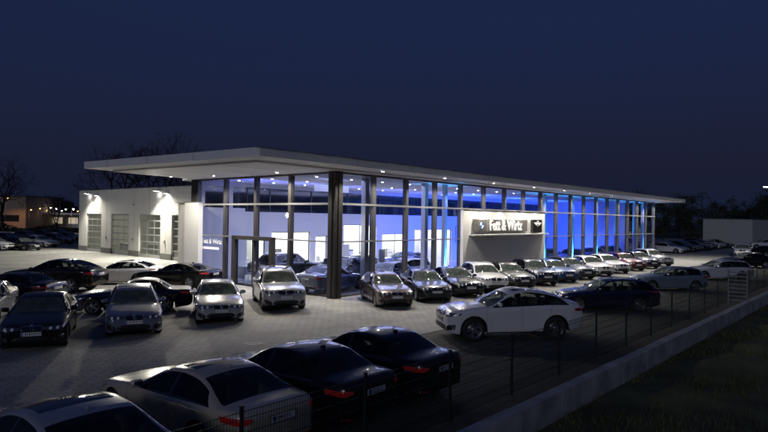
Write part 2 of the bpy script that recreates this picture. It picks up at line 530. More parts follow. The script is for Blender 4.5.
        def addf(q, sm):
            mb.f.append(q if end > 0 else q[::-1]); mb.m.append(mb.cur); mb.sm.append(sm)
        for i in range(nx):
            for j in range(nz): addf((id_(i, j), id_(i + 1, j), id_(i + 1, j + 1), id_(i, j + 1)), True)
        for i in range(nx):
            addf((id_(i, 0, 1), id_(i + 1, 0, 1), id_(i + 1, 0), id_(i, 0)), False)
            addf((id_(i, nz), id_(i + 1, nz), id_(i + 1, nz, 1), id_(i, nz, 1)), False)
        for j in range(nz):
            addf((id_(0, j + 1, 1), id_(0, j, 1), id_(0, j), id_(0, j + 1)), False)
            addf((id_(nx, j), id_(nx, j, 1), id_(nx, j + 1, 1), id_(nx, j + 1)), False)
        return mb
    def features(s):
        L, W, X = s.L, s.W, (lambda u: s.L / 2 - u)
        lz = s.lampz; tz = s.tailz; k = s.kid
        # grille: two kidneys, chrome rims with dark slatted inserts
        for sg in (-1, 1):
            y0, y1 = .022, .022 + .265 * k; h0, h1 = lz - .068 * k, lz + .072 * k
            c = [(y0, h0 + .005, h1), (y0 + .03, h0 - .008, h1 + .006), (y1 - .04, h0, h1 + .002), (y1, h0 + .035, h1 - .02)]
            c2 = [(y0 + .014, h0 + .02, h1 - .014), (y0 + .04, h0 + .006, h1 - .010), (y1 - .045, h0 + .014, h1 - .014), (y1 - .016, h0 + .045, h1 - .034)]
            if sg < 0: c = [(-a, b, d) for a, b, d in reversed(c)]; c2 = [(-a, b, d) for a, b, d in reversed(c2)]
            g = s.add('grille', s.patch(M_chrome, c, 1, 6, 3, .006, .03).mesh('grille'), None, None)
            s.add('insert', s.patch(M_gloss, c2, 1, 6, 3, .012, .01).mesh('insert'), g, None, lvl=2)
        # headlights wrapping round the corners
        for sg in (-1, 1):
            yo = W * .955
            c = [(.022 + .28 * k, lz - .02, lz + .045), (W * .55, lz - .055, lz + .055), (W * .8, lz - .058, lz + .068), (yo, lz - .01, lz + .080)]
            if sg < 0: c = [(-a, b, d) for a, b, d in reversed(c)]
            hidx = s.add('headlight', s.patch(M_lamp, c, 1, 10, 4, .004, .03).mesh('headlight'), None, None)
            for q in (.54, .74):
                cy = W * q; r = .043; cc = []
                for i in range(9):
                    a = math.pi * i / 8; yy = cy - r * math.cos(a); hh = max(.004, r * math.sin(a)); cc.append((yy, lz - hh, lz + hh))
                if sg < 0: cc = [(-a, b, d) for a, b, d in reversed(cc)]
                s.add('lens', s.patch(M_lens, cc, 1, 10, 3, .010, .01).mesh('lens'), hidx, None, lvl=2)
        # lower intakes and fog lamps
        zi = s.fb(.3) + .11
        c = [(-W * .56, zi + .02, zi + .10), (-W * .4, zi - .02, zi + .16), (W * .4, zi - .02, zi + .16), (W * .56, zi + .02, zi + .10)]
        s.add('air_intake', s.patch(M_trim, c, 1, 8, 3, .004, .02).mesh('intake'), None, None)
        for sg in (-1, 1):
            c = [(W * .62, zi - .01, zi + .09), (W * .74, zi - .01, zi + .16), (W * .90, zi + .03, zi + .19)]
            if sg < 0: c = [(-a, b, d) for a, b, d in reversed(c)]
            s.add('side_intake', s.patch(M_trim, c, 1, 6, 3, .004, .02).mesh('side_intake'), None, None)
        # bonnet roundel
        cc = []
        zr = lz + .092 * k ; r = .045
        for i in range(9):
            a = math.pi * i / 8; cc.append((-r * math.cos(a), zr - max(.003, r * math.sin(a)) * .42, zr + max(.003, r * math.sin(a)) * .42))
        mb = s.patch(M_chrome, cc, 1, 8, 4, .005, .01)
        s.patch(M_blue, [(a * .6, zr + (b - zr) * .6, zr + (d - zr) * .6) for a, b, d in cc], 1, 8, 4, .008, .006, mb)
        s.add('badge', mb.mesh('badge'), None, None, lvl=2.5)
        # plates
        for end in (1, -1):
            zp = (zi + .17) if end > 0 else tz - .05
            if end > 0: zp = (zi + .14 + lz - .075 * k) / 2 + .02
            h = s.bvh.ray_cast(Vector((end * 4, 0, zp)), Vector((-end, 0, 0)))
            xp = (h[0].x if h[0] else end * L / 2)
            b = MB(); b.use(M_plate); b.box(xp - .005, -.26, zp - .056, xp + end * .02, .26, zp + .056)
            b.use(M_platein); b.box(xp, -end * .215 - .035, zp - .050, xp + end * .022, -end * .215 + .0, zp + .050)
            b.use(M_platetxt)
            rr = random.Random(L * 10 + end)
            y = -.15
            while y < .22:
                wd = rr.choice((.018, .026, .022)); b.box(xp, y, zp - .034, xp + end * .0225, y + wd * .45, zp + .034)
                b.box(xp, y + wd * .5, zp + rr.choice((-.03, .0, .02)), xp + end * .0225, y + wd, zp + .034); y += .052
            b.box(xp - end * .004, -.27, zp - .064, xp + end * .012, .27, zp + .064)
            s.add('number_plate', b.mesh('plate'), None, None)
        # tail lamps
        for sg in (-1, 1):
            c = [(W * .66, tz - .005, tz + .040), (W * .76, tz - .035, tz + .048), (W * .85, tz - .055, tz + .055), (W * .955, tz - .035, tz + .055)]
            if sg < 0: c = [(-a, b, d) for a, b, d in reversed(c)]
            s.add('tail_light', s.patch(M_tail, c, -1, 10, 4, .005, .03).mesh('tail_light'), None, None)
            c = [(W * .62, s.fb(L - .3) + .12, s.fb(L - .3) + .16), (W * .86, s.fb(L - .3) + .12, s.fb(L - .3) + .16)]
            if sg < 0: c = [(-a, b, d) for a, b, d in reversed(c)]
            s.add('reflector', s.patch(M_tail, c, -1, 4, 1, .004, .01).mesh('reflector'), None, None, lvl=2.5)
        # mirrors
        um = s.a0 + .22
        for sg in (-1, 1):
            p = s.side_hit(um, s.fsh(um) + .05, sg)
            if not p: continue
            b = MB(); cx, cy, cz = X(um) + .02, p.y + sg * .115, s.fsh(um) + .105
            n1, n2 = 8, 12
            for i in range(n1 + 1):
                th = math.pi * i / n1
                for j in range(n2):
                    ph = 2 * math.pi * j / n2
                    def se(x, e=.7): return math.copysign(abs(x) ** e, x)
                    b.v.append((cx + .065 * se(math.sin(th)) * se(math.cos(ph)) - .0, cy + .115 * se(math.cos(th)), cz + .072 * se(math.sin(th)) * se(math.sin(ph))))
            for i in range(n1):
                for j in range(n2):
                    b.f.append((i * n2 + j, i * n2 + (j + 1) % n2, (i + 1) * n2 + (j + 1) % n2, (i + 1) * n2 + j)); b.m.append(0); b.sm.append(True)
            b.mats = [M_paint_default]
            b.use(M_trim); b.tube((cx, cy, cz - .05), (cx + .01, p.y - sg * .03, cz - .085), .02, .028, 6)
            mi = s.add('wing_mirror', b.mesh('mirror'), None, 0)
            g = MB(); g.box(cx - .068, cy - .085, cz - .045, cx - .060, cy + .085, cz + .045); g.mats = [M_chrome]
            s.add('mirror_glass', g.mesh('mirror_glass'), mi, None, lvl=2)
        # wheels
        r = s.wr
        tb = MB(); tb.mats = [M_rubber]
        tb.lathe([(r * .70, -.105), (r * .74, -.115), (r * .90, -.118), (r * .985, -.095), (r, -.06), (r, .06), (r * .985, .095), (r * .90, .118), (r * .74, .115), (r * .70, .105)], 36, 'Y')
        tyre = tb.mesh('tyre_' + s.name)
        rb = MB(); rb.use(M_rim)
        rb.lathe([(r * .72, -.10), (r * .68, -.08), (r * .64, .02), (r * .66, .085), (r * .72, .108), (r * .725, .100)], 36, 'Y')
        for i in range(5):
            for dd in (-.17, .17):
                a = 2 * math.pi * i / 5 + dd; a2 = 2 * math.pi * i / 5 + dd * 1.15
                p0 = Vector((r * .14 * math.cos(a), .072, r * .14 * math.sin(a))); p1 = Vector((r * .68 * math.cos(a2), .094, r * .68 * math.sin(a2)))
                t_ = Vector((-math.sin(a), 0, math.cos(a))) * r * .052
                dn = Vector((0, -.03, 0))
                q = [p0 - t_, p0 + t_, p1 + t_ * .85, p1 - t_ * .85]
                rb.face(q); rb.face([x + dn for x in reversed(q)]); rb.face([q[1], q[1] + dn, q[2] + dn, q[2]]); rb.face([q[3], q[3] + dn, q[0] + dn, q[0]])
        rb.lathe([(.0001, .085), (r * .12, .085), (r * .17, .076), (r * .20, .06)], 16, 'Y')
        rb.use(M_disc); rb.lathe([(.0001, -.0), (r * .5, -.0), (r * .52, -.02)], 24, 'Y')
        rb.use(M_rubber); rb.lathe([(.0001, -.06), (r * .66, -.06)], 20, 'Y')
        rim = rb.mesh('rim_' + s.name)
        for u in (s.uf, s.ur):
            yy = s.fw(u) - .125
            for sg in (-1, 1):
                w = s.add('wheel', tyre, None, None, loc=(X(u), sg * yy, r), rz=0 if sg > 0 else math.pi)
                s.add('rim', rim, w, None, lvl=1.5)
        # cabin: dash, seats, steering wheel
        zf = s.fb(L / 2) + .18
        b = MB(); zc = s.fsh(s.cowl + .3)
        b.box(X(s.cowl + .75), -W * .80, zc - .45, X(s.cowl + .12), W * .80, zc - .03)
        s.add('dashboard', self_mesh(b, M_trim, 'dash', .04), None, None, lvl=2.5)
        for ur_, sgs in ((s.cowl + 1.35, (-.37, .37)), (s.cowl + 2.15, (-.37, .37))):
            if ur_ > s.rbot - .1 or (ur_ > s.c0 - .1): continue
            for y in sgs:
                b = MB(); zt_ = min(s.ftop(ur_ + .15) - .16, s.fsh(ur_) + .22)
                b.box(X(ur_ + .12), y - .24, zf + .1, X(ur_ - .35), y + .24, zf + .30)
                b.face([(X(ur_ - .02), y - .24, zf + .25), (X(ur_ - .02), y + .24, zf + .25), (X(ur_ + .13), y + .21, zt_ - .14), (X(ur_ + .13), y - .21, zt_ - .14)])
                b.box(X(ur_ + .24), y - .22, zf + .2, X(ur_ + .10), y + .22, zt_ - .14)
                b.box(X(ur_ + .24), y - .13, zt_ - .12, X(ur_ + .14), y + .13, zt_ + .05)
                s.add('seat', self_mesh(b, M_seat, 'seat', .03), None, None, lvl=2.5)
        # steering wheel (left-hand drive)
        b = MB(); cx, cy, cz = X(s.cowl + .92), .37, zc + .0
        prev = None
        for i in range(17):
            a = 2 * math.pi * i / 16; p = (cx - .05 * math.sin(a), cy + .18 * math.cos(a), cz + .17 * math.sin(a))
            if prev: b.tube(prev, p, .014, n=5, cap=False)
            prev = p
        b.mats = [M_trim]; s.add('steering_wheel', b.mesh('steering'), None, None, lvl=3)
        if s.fin:
            uf_ = s.rtop - .14; zt_ = s.ftop(uf_)
            b = MB(); b.mats = [M_paint_default]
            p = [(X(uf_) + .13, 0, zt_ - .006), (X(uf_) - .06, .028, zt_ - .006), (X(uf_) - .06, -.028, zt_ - .006), (X(uf_) - .05, 0, zt_ + .065)]
            b.face([p[0], p[1], p[3]]); b.face([p[0], p[3], p[2]]); b.face([p[1], p[2], p[3]])
            s.add('aerial', b.mesh('aerial'), None, 0, lvl=2)
        if s.rails:
            for sg in (-1, 1):
                b = MB(); b.mats = [M_chrome]; prev = None
                n_ = 12
                for i in range(n_ + 1):
                    u = s.wtop + .15 + (s.rtop - s.wtop - .2) * i / n_
                    sec = s.section(u); y = sec[4][1] * 1.0; z = sec[4][2] + (.035 if 0 < i < n_ else .0)
                    p = (X(u), sg * y, z)
                    if prev: b.tube(prev, p, .016, n=6, cap=False)
                    prev = p
                s.add('roof_rail', b.mesh('rail'), None, None, lvl=2)

def self_mesh(b, m, name, bev):
    b.mats = [m]; me = b.mesh(name)
    bm = bmesh.new(); bm.from_mesh(me); bmesh.ops.bevel(bm, geom=list(bm.edges), offset=bev, segments=2, affect='EDGES', clamp_overlap=True); bm.to_mesh(me); bm.free()
    return me

KINDS = {}
WID = [(0, .72), (.03, .775), (.09, .84), (.2, .90), (.38, .948), (.75, .98), (1.3, .99), (2.3, 1.0)]
def wid(L, tail=.72): return WID + [(L - 1.1, .99), (L - .6, .965), (L - .3, .92), (L - .1, .85), (L - .03, tail + .06), (L, tail)]
def bot(L, c=.20): return [(0, c + .06), (.06, c + .0), (.3, c - .03), (1.2, c - .02), (L - 1.2, c - .02), (L - .4, c + .04), (L - .08, c + .10), (L, c + .2)]
def get(kind):
    if kind in KINDS: return KINDS[kind]
    if kind == 'sedan':
        L = 4.62
        k = CarKind('sedan', L, 1.82, 1.43, .79, 3.60, .325,
            [(0, .66), (.05, .72), (.2, .79), (.6, .87), (1.1, .935), (1.42, .975), (1.5, 1.0), (1.8, 1.17), (2.1, 1.33), (2.3, 1.39), (2.75, 1.43), (3.2, 1.405), (3.45, 1.36), (3.75, 1.22), (4.02, 1.095), (4.15, 1.075), (4.5, 1.06), (4.58, 1.02), (L, .93)],
            [(0, .60), (.1, .68), (.5, .78), (1.0, .845), (1.6, .90), (2.5, .93), (3.6, .97), (4.3, .985), (4.55, .95), (L, .86)],
            wid(L), bot(L), 1.42, 2.12, 3.36, 4.02, 1.58, 2.48, 3.58, (1.27, 2.50, 3.52), .26, sunroof=None, boot=4.06, lampz=.665, tailz=.86)
    elif kind == 'sedan_sunroof' or kind == 'coupe':
        L = 4.64
        k = CarKind(kind, L, 1.83, 1.38 if kind == 'coupe' else 1.44, .79, 3.60, .335,
            [(0, .64), (.05, .70), (.2, .77), (.6, .85), (1.1, .915), (1.45, .955), (1.53, .98), (1.85, 1.14), (2.15, 1.28), (2.4, 1.345), (2.8, 1.378), (3.2, 1.35), (3.5, 1.28), (3.85, 1.13), (4.1, 1.04), (4.2, 1.025), (4.5, 1.01), (4.59, .98), (L, .90)],
            [(0, .58), (.1, .66), (.5, .76), (1.0, .825), (1.6, .88), (2.5, .91), (3.6, .955), (4.3, .96), (4.55, .92), (L, .84)],
            wid(L), bot(L, .18), 1.45, 2.2, 3.34, 4.1, 1.6, 2.72, 3.62, (1.32, 2.74) if kind == 'coupe' else (1.32, 2.5, 3.5), .24, sunroof=(2.35, 2.95), boot=4.14, lampz=.645, tailz=.84)
    elif kind == 'gran_coupe':
        L = 4.85
        k = CarKind(kind, L, 1.87, 1.40, .82, 3.75, .345,
            [(0, .66), (.05, .72), (.2, .79), (.6, .87), (1.2, .94), (1.55, .98), (1.62, 1.0), (1.95, 1.18), (2.25, 1.31), (2.5, 1.37), (2.9, 1.40), (3.4, 1.365), (3.8, 1.27), (4.2, 1.13), (4.4, 1.08), (4.7, 1.06), (4.8, 1.02), (L, .94)],
            [(0, .60), (.1, .68), (.5, .78), (1.0, .845), (1.7, .90), (2.6, .93), (3.8, .985), (4.4, .99), (4.75, .95), (L, .86)],
            wid(L), bot(L), 1.55, 2.3, 3.5, 4.36, 1.7, 2.62, 3.9, (1.4, 2.64, 3.66), .28, sunroof=(2.45, 3.2), boot=4.40, lampz=.665, tailz=.88)
    elif kind == 'convertible':
        L = 4.61
        k = CarKind(kind, L, 1.78, 1.38, .78, 3.54, .325,
            [(0, .64), (.05, .70), (.2, .77), (.6, .85), (1.1, .915), (1.5, .95), (1.58, .98), (1.85, 1.13), (2.12, 1.27), (2.3, 1.335), (2.7, 1.375), (3.1, 1.35), (3.35, 1.27), (3.6, 1.12), (3.8, 1.0), (3.9, .985), (4.5, .97), (4.57, .94), (L, .86)],
            [(0, .58), (.1, .66), (.5, .76), (1.0, .825), (1.6, .88), (2.5, .90), (3.6, .93), (4.3, .93), (4.52, .90), (L, .82)],
            wid(L), bot(L, .19), 1.5, 2.15, 3.28, 3.66, 1.62, 2.62, 3.2, (1.34, 2.72), .16, softtop=True, fin=False, boot=3.9, lampz=.645, tailz=.81)
    elif kind == 'estate':
        L = 4.62
        k = CarKind(kind, L, 1.81, 1.46, .79, 3.60, .325,
            [(0, .66), (.05, .72), (.2, .79), (.6, .87), (1.1, .935), (1.42, .975), (1.5, 1.0), (1.8, 1.17), (2.1, 1.33), (2.3, 1.40), (2.8, 1.445), (3.5, 1.43), (4.05, 1.38), (4.2, 1.33), (4.42, 1.10), (4.5, 1.0), (4.58, .95), (L, .86)],
            [(0, .60), (.1, .68), (.5, .78), (1.0, .845), (1.6, .90), (2.5, .93), (3.6, .96), (4.3, .96), (4.5, .92), (L, .80)],
            wid(L, .76), bot(L), 1.42, 2.12, 4.08, 4.46, 1.58, 2.48, 4.12, (1.27, 2.50, 3.52), .14, B2=3.5, rails=True, boot=4.48, lampz=.665, tailz=.90)
    elif kind == 'hatch':
        L = 4.33
        k = CarKind(kind, L, 1.77, 1.43, .78, 3.47, .315,
            [(0, .66), (.05, .72), (.2, .79), (.6, .88), (1.1, .95), (1.36, .985), (1.44, 1.01), (1.72, 1.18), (2.0, 1.34), (2.2, 1.40), (2.6, 1.43), (3.3, 1.41), (3.78, 1.35), (3.92, 1.30), (4.12, 1.08), (4.22, .98), (4.29, .93), (L, .85)],
            [(0, .60), (.1, .68), (.5, .79), (1.0, .855), (1.6, .90), (2.5, .93), (3.5, .965), (4.0, .96), (4.2, .91), (L, .80)],
            wid(L, .74), bot(L), 1.36, 2.02, 3.82, 4.16, 1.52, 2.42, 3.74, (1.22, 2.44, 3.36), .12, boot=4.18, lampz=.67, tailz=.86)
    elif kind == 'suv':
        L = 4.75
        k = CarKind(kind, L, 1.93, 1.74, .84, 3.74, .37,
            [(0, .80), (.05, .87), (.2, .97), (.6, 1.05), (1.1, 1.10), (1.36, 1.135), (1.44, 1.16), (1.72, 1.36), (1.98, 1.56), (2.15, 1.65), (2.6, 1.72), (3.4, 1.71), (4.1, 1.64), (4.25, 1.59), (4.5, 1.30), (4.6, 1.15), (4.7, 1.06), (L, .95)],
            [(0, .74), (.1, .84), (.5, .95), (1.0, 1.0), (1.6, 1.06), (2.5, 1.09), (3.6, 1.12), (4.3, 1.12), (4.6, 1.06), (L, .90)],
            wid(L, .78), bot(L, .26), 1.36, 2.0, 4.12, 4.56, 1.5, 2.42, 4.14, (1.25, 2.44, 3.42), .12, B2=3.44, clad=True, rails=True, sunroof=(2.2, 2.9), boot=4.58, lampz=.83, tailz=1.03, kid=1.25, arch=.06)
    elif kind == 'crossover':
        L = 4.45
        k = CarKind(kind, L, 1.80, 1.55, .81, 3.57, .345,
            [(0, .74), (.05, .80), (.2, .88), (.6, .96), (1.1, 1.02), (1.36, 1.05), (1.44, 1.08), (1.7, 1.25), (1.96, 1.42), (2.12, 1.49), (2.6, 1.545), (3.3, 1.53), (3.85, 1.46), (4.0, 1.41), (4.2, 1.17), (4.32, 1.05), (4.4, .98), (L, .88)],
            [(0, .68), (.1, .76), (.5, .87), (1.0, .92), (1.6, .97), (2.5, 1.0), (3.6, 1.03), (4.1, 1.02), (4.3, .97), (L, .84)],
            wid(L, .76), bot(L, .23), 1.36, 1.98, 3.88, 4.26, 1.5, 2.4, 3.86, (1.22, 2.42, 3.36), .12, B2=3.38, clad=True, rails=True, boot=4.28, lampz=.76, tailz=.94, kid=1.1, arch=.055)
    elif kind == 'suv_coupe':
        L = 4.88
        k = CarKind(kind, L, 1.98, 1.69, .86, 3.79, .395,
            [(0, .88), (.05, .95), (.2, 1.03), (.6, 1.10), (1.1, 1.15), (1.38, 1.18), (1.46, 1.20), (1.78, 1.37), (2.12, 1.54), (2.35, 1.635), (2.75, 1.69), (3.25, 1.66), (3.8, 1.55), (4.2, 1.41), (4.5, 1.29), (4.6, 1.26), (4.74, 1.235), (4.82, 1.16), (L, 1.02)],
            [(0, .80), (.1, .90), (.5, 1.01), (1.0, 1.07), (1.7, 1.125), (2.6, 1.155), (3.7, 1.19), (4.4, 1.17), (4.75, 1.10), (L, .92)],
            wid(L, .76), bot(L, .29), 1.38, 2.17, 3.45, 4.5, 1.54, 2.55, 4.0, (1.30, 2.57, 3.56), .30, clad=False, sunroof=(2.4, 3.1), boot=4.56, lampz=.87, tailz=1.02, kid=1.3, arch=.075)
    KINDS[kind] = k
    return k

PAINTS = {}
def paint(name, c, metal=0.55, rough=0.26):
    if name not in PAINTS:
        m = mat('paint ' + name, c, rough, metal, .55 if name == 'black' else .9, spec=.25 if name == 'black' else .5)
        PAINTS[name] = m
    return PAINTS[name]
PC = dict(black=((.004, .004, .0045), .2), navy=((.010, .016, .045), .5), midblue=((.03, .08, .22), .6), iceblue=((.18, .23, .30), .4),
          silver=((.36, .37, .385), .3), champagne=((.52, .46, .34), .25), bluegrey=((.15, .18, .26), .35), grey=((.032, .036, .044), .45),
          darkgrey=((.020, .022, .027), .5), brown=((.10, .068, .054), .35), white=((.66, .66, .66), 0.0), red=((.16, .008, .012), .4), pearl=((.55, .57, .6), .2))
CAR_INST = []
def car(kind, pos, phi, colour, label, cat='car', group=None, name='parked_car', anchor=(0, 0), maxlvl=3, glow_tail=False):
    """pos = ground point (world x, y) where the car-local anchor (x fwd, y left) stands; phi = heading in degrees from +X"""
    k = get(kind); r = R(phi)
    ax, ay = anchor
    x = pos[0] - (ax * math.cos(r) - ay * math.sin(r)); y = pos[1] - (ax * math.sin(r) + ay * math.cos(r))
    z = pos[2] if len(pos) > 2 else 0.0
    root = empty(name, (x, y, z), r); tag(root, label, cat, group)
    c, mt = PC[colour]; pm = paint(colour, c, mt)
    objs = []
    for p in k.parts:
        if p['lvl'] > maxlvl: objs.append(None); continue
        par = root if p['parent'] is None else objs[p['parent']]
        if par is None: objs.append(None); continue
        o = bpy.data.objects.new(p['name'], p['me']); col.objects.link(o); o.parent = par
        o.location = p['loc']; o.rotation_euler = (0, 0, p['rz'])
        if p['paint'] is not None:
            sl = o.material_slots[0]; sl.link = 'OBJECT'; sl.material = pm
        if glow_tail and p['name'] == 'tail_light':
            sl = o.material_slots[0]; sl.link = 'OBJECT'; sl.material = M_tail_glow
        objs.append(o)
    CAR_INST.append((root, k))
    return root
def price_sheet(root, k, label, side=-1):
    u = k.cowl + .32
    b = MB(); z0 = k.fsh(u) - .02
    X = k.L / 2 - u
    b.face([(X, side * .38 - .20, z0), (X, side * .38 + .20, z0), (X - .16, side * .38 + .20, z0 + .21), (X - .16, side * .38 - .20, z0 + .21)])
    o = b.build('price_sheet', M_paper)
    o.location = root.location; o.rotation_euler = root.rotation_euler
    tag(o, label, 'price sheet', 'white price sheets behind windscreens')
# ------------------------------------------------------------------ world frame helpers
YAW = R(90 - 41.266)                 # the showroom's long side runs away to the right
CX, CY = -2.478, 30.36               # corner column
SA, CA = math.sin(R(41.266)), math.cos(R(41.266))
def B(s_, t_): return (CX + s_ * SA - t_ * CA, CY + s_ * CA + t_ * SA)
SITE = Matrix.Translation((CX, CY, 0)) @ Matrix.Rotation(YAW, 4, 'Z')
def site(name, s_=0, t_=0, z=0, rot=0):
    x, y = B(s_, t_); o = empty(name, (x, y, z), YAW + rot); return o
def put(o, s_=0, t_=0, z=0, rot=0):
    x, y = B(s_, t_); o.location = (x, y, z); o.rotation_euler = (0, 0, YAW + rot); return o
def spot(name, s_, t_, z, power, colr=(1, .9, .75), angle=110, blend=.6, tgt=(0, 0, -1), size=.05):
    d = bpy.data.lights.new(name, 'SPOT'); d.energy = power; d.color = colr; d.spot_size = R(angle); d.spot_blend = blend; d.shadow_soft_size = size
    o = bpy.data.objects.new(name, d); x, y = B(s_, t_); o.location = (x, y, z)
    v = SITE.to_3x3() @ Vector(tgt); o.rotation_euler = v.to_track_quat('-Z', 'Y').to_euler(); col.objects.link(o); return o
def area(name, s_, t_, z, sx, sy, power, colr=(1, 1, 1), tgt=(0, 0, -1)):
    d = bpy.data.lights.new(name, 'AREA'); d.shape = 'RECTANGLE'; d.size = sx; d.size_y = sy; d.energy = power; d.color = colr
    o = bpy.data.objects.new(name, d); x, y = B(s_, t_); o.location = (x, y, z)
    v = SITE.to_3x3() @ Vector(tgt)
    q = v.to_track_quat('-Z', 'Y')
    if abs(v.z) > .9: q = Matrix.Rotation(YAW, 4, 'Z').to_quaternion() @ (Vector((0, 0, tgt[2])).to_track_quat('-Z', 'Y'))
    o.rotation_euler = q.to_euler(); col.objects.link(o); return o

# ------------------------------------------------------------------ setting materials
M_pave = paver_mat('lot pavers', (.29, .285, .26), (.35, .34, .315), (.13, .13, .12), -YAW, 1.0, .42, .21, .30)
M_dark_pave = paver_mat('grass pavers', (.085, .09, .07), (.12, .12, .10), (.03, .04, .018), -YAW, 1.0, .6, .4, .35, .9)
M_asph = mat('asphalt', (.045, .045, .047), .9, noise=.2, nscale=2, bump=.3)
M_grass = mat('grass verge', (.085, .092, .032), .95, noise=.5, nscale=.8, bump=.8, bscale=25)
M_field = mat('field', (.02, .024, .012), .95, noise=.4, nscale=.1)
M_conc = mat('concrete', (.30, .30, .31), .85, noise=.34, nscale=1.2, bump=.2)
M_white_wall = mat('white wall cladding', (.62, .62, .60), .6, noise=.03, nscale=.8)
M_ws_wall = mat('workshop render', (.58, .57, .53), .8, noise=.05, nscale=.7, bump=.05)
M_plinth = mat('plinth', (.16, .16, .15), .8, noise=.1)
M_soffit = mat('soffit aluminium', (.84, .83, .81), .65, .0, noise=.02)
M_fascia = mat('fascia aluminium', (.80, .80, .79), .45, .0, noise=.03)
M_roof = mat('roof membrane', (.10, .10, .105), .85, noise=.1)
M_col = mat('anthracite steel', (.055, .052, .05), .45, .3, noise=.06)
M_mull = mat('mullion steel', (.10, .10, .105), .4, .4)
M_alu = mat('transom aluminium', (.42, .42, .42), .35, .7)
M_glass = glass_mat('facade glass', (.86, .90, .93), 0.0, 1.42)
M_floor = mat('showroom floor tiles', (.42, .42, .42), .18, 0, .3, noise=.04)
M_inwall = mat('showroom wall', (.66, .66, .66), .7)
M_ceil = mat('showroom ceiling', (.60, .60, .62), .8)
M_darkwin = mat('dark strip window', (.012, .014, .02), .08, 0, .6)
M_lampw = mat('lamp face warm', (.9, .9, .85), .4, emit=(1, .93, .8), estr=40)
M_lampc = mat('lamp face cool', (.9, .9, .9), .4, emit=(1, .98, .93), estr=40)
M_lampo = mat('lamp face sodium', (.9, .6, .3), .4, emit=(1, .42, .12), estr=10)
M_blueled = mat('blue light strip', (.2, .4, .9), .4, emit=(.06, .35, 1.0), estr=5)
M_blueled_soft = mat('blue light panel', (.2, .4, .9), .4, emit=(.02, .10, 1.0), estr=.8)
M_gal = mat('galvanised steel', (.30, .31, .32), .45, .8)
M_fence = mat('green-grey fence wire', (.035, .04, .038), .5, .5)
M_door = mat('sectional door aluminium', (.42, .43, .42), .4, .5)
M_doorpane = glass_mat('door pane', (.55, .57, .55), .05, 1.5)
M_dark = mat('dark interior', (.035, .035, .035), .9)
M_sign = mat('sign panel grey', (.19, .18, .17), .4, .4)
M_signw = mat('sign letter white', (.8, .8, .8), .4, emit=(1, .96, .9), estr=.25)
M_signb = mat('sign black', (.01, .01, .01), .3, 0, .4)
M_bark = mat('bark', (.035, .028, .022), .9, noise=.3, nscale=6)
M_leafdark = mat('dark foliage', (.035, .045, .022), .8, noise=.4, nscale=1.5)
M_plant = mat('palm leaf', (.05, .10, .035), .5)
M_desk = mat('desk white', (.6, .6, .6), .4)
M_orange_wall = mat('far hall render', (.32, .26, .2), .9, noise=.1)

# ------------------------------------------------------------------ ground
def sheet(name, poly, z, m, thick=0.0):
    b = MB(); b.face([(x, y, z) for x, y in poly]); o = b.build(name, m); tag(o, kind='structure'); return o
GZ = -0.45
# lot
T_EDGE = -15.55
T_WALL = -15.9
sheet('terrain', [(-900, -300), (900, -300), (900, 1500), (-900, 1500)], GZ - .3, M_field)
b = MB(); b.prism([B(-60, T_EDGE), B(150, T_EDGE), B(150, 120), B(-60, 120)], -.25, -.008); o = b.build('ground', M_conc); tag(o, kind='structure')
sheet('paving', [B(-58, -9.0), B(140, -9.0), B(140, 75), B(-58, 75)], 0.0, M_pave)
sheet('parking_strip', [B(-58, -14.4), B(140, -14.4), B(140, -9.06), B(-58, -9.06)], -0.003, M_dark_pave)
b = MB(); b.box(-58, -9.06, -.1, 140, -8.98, .006); o = b.build('kerb_line', M_conc); put(o); tag(o, kind='structure')
sheet('gravel_strip', [B(-58, T_EDGE + .01), B(140, T_EDGE + .01), B(140, -14.4), B(-58, -14.4)], -0.004, mat('strip soil', (.07, .068, .045), .95, noise=.4, nscale=3, bump=.6))
# grass verge outside the wall, gently uneven
bm = bmesh.new()
nx, ny = 160, 36
vs = {}
for i in range(nx + 1):
    for j in range(ny + 1):
        s_ = -60 + 210 * i / nx; t_ = T_WALL - .05 - (60 * (j / ny) ** 1.6)
        x, y = B(s_, t_)
        z = GZ + .06 * math.sin(s_ * 1.3 + t_) + .05 * math.sin(t_ * 2.1 + s_ * .4) + random.uniform(-.03, .03) - .02 * max(0, T_WALL - t_ - 2)
        vs[i, j] = bm.verts.new((x, y, z if j else GZ - .02))
for i in range(nx):
    for j in range(ny): bm.faces.new((vs[i, j], vs[i, j + 1], vs[i + 1, j + 1], vs[i + 1, j]))
bmesh.ops.recalc_face_normals(bm, faces=bm.faces)
me = bpy.data.meshes.new('verge'); bm.to_mesh(me); bm.free(); me.materials.append(M_grass)
for p in me.polygons: p.use_smooth = True
o = bpy.data.objects.new('verge', me); col.objects.link(o); tag(o, kind='structure')
# grass tufts
b = MB(); rr = random.Random(3)
b.use(M_grass)
for _ in range(26000):
    s_ = rr.uniform(-24, 40); t_ = T_WALL - .15 - 7.5 * rr.random() ** 1.4
    if s_ > 10 and rr.random() < .5: continue
    x, y = B(s_, t_); h = rr.uniform(.05, .16); a = rr.uniform(0, 6.28); w = rr.uniform(.012, .03); lx, ly = rr.uniform(-.07, .07), rr.uniform(-.07, .07)
    b.face([(x - w * math.cos(a), y - w * math.sin(a), GZ - .06), (x + w * math.cos(a), y + w * math.sin(a), GZ - .06), (x + lx, y + ly, GZ + h)])
o = b.build('grass'); tag(o, 'rough dark grass on the verge outside the concrete wall', 'grass', kind='stuff')
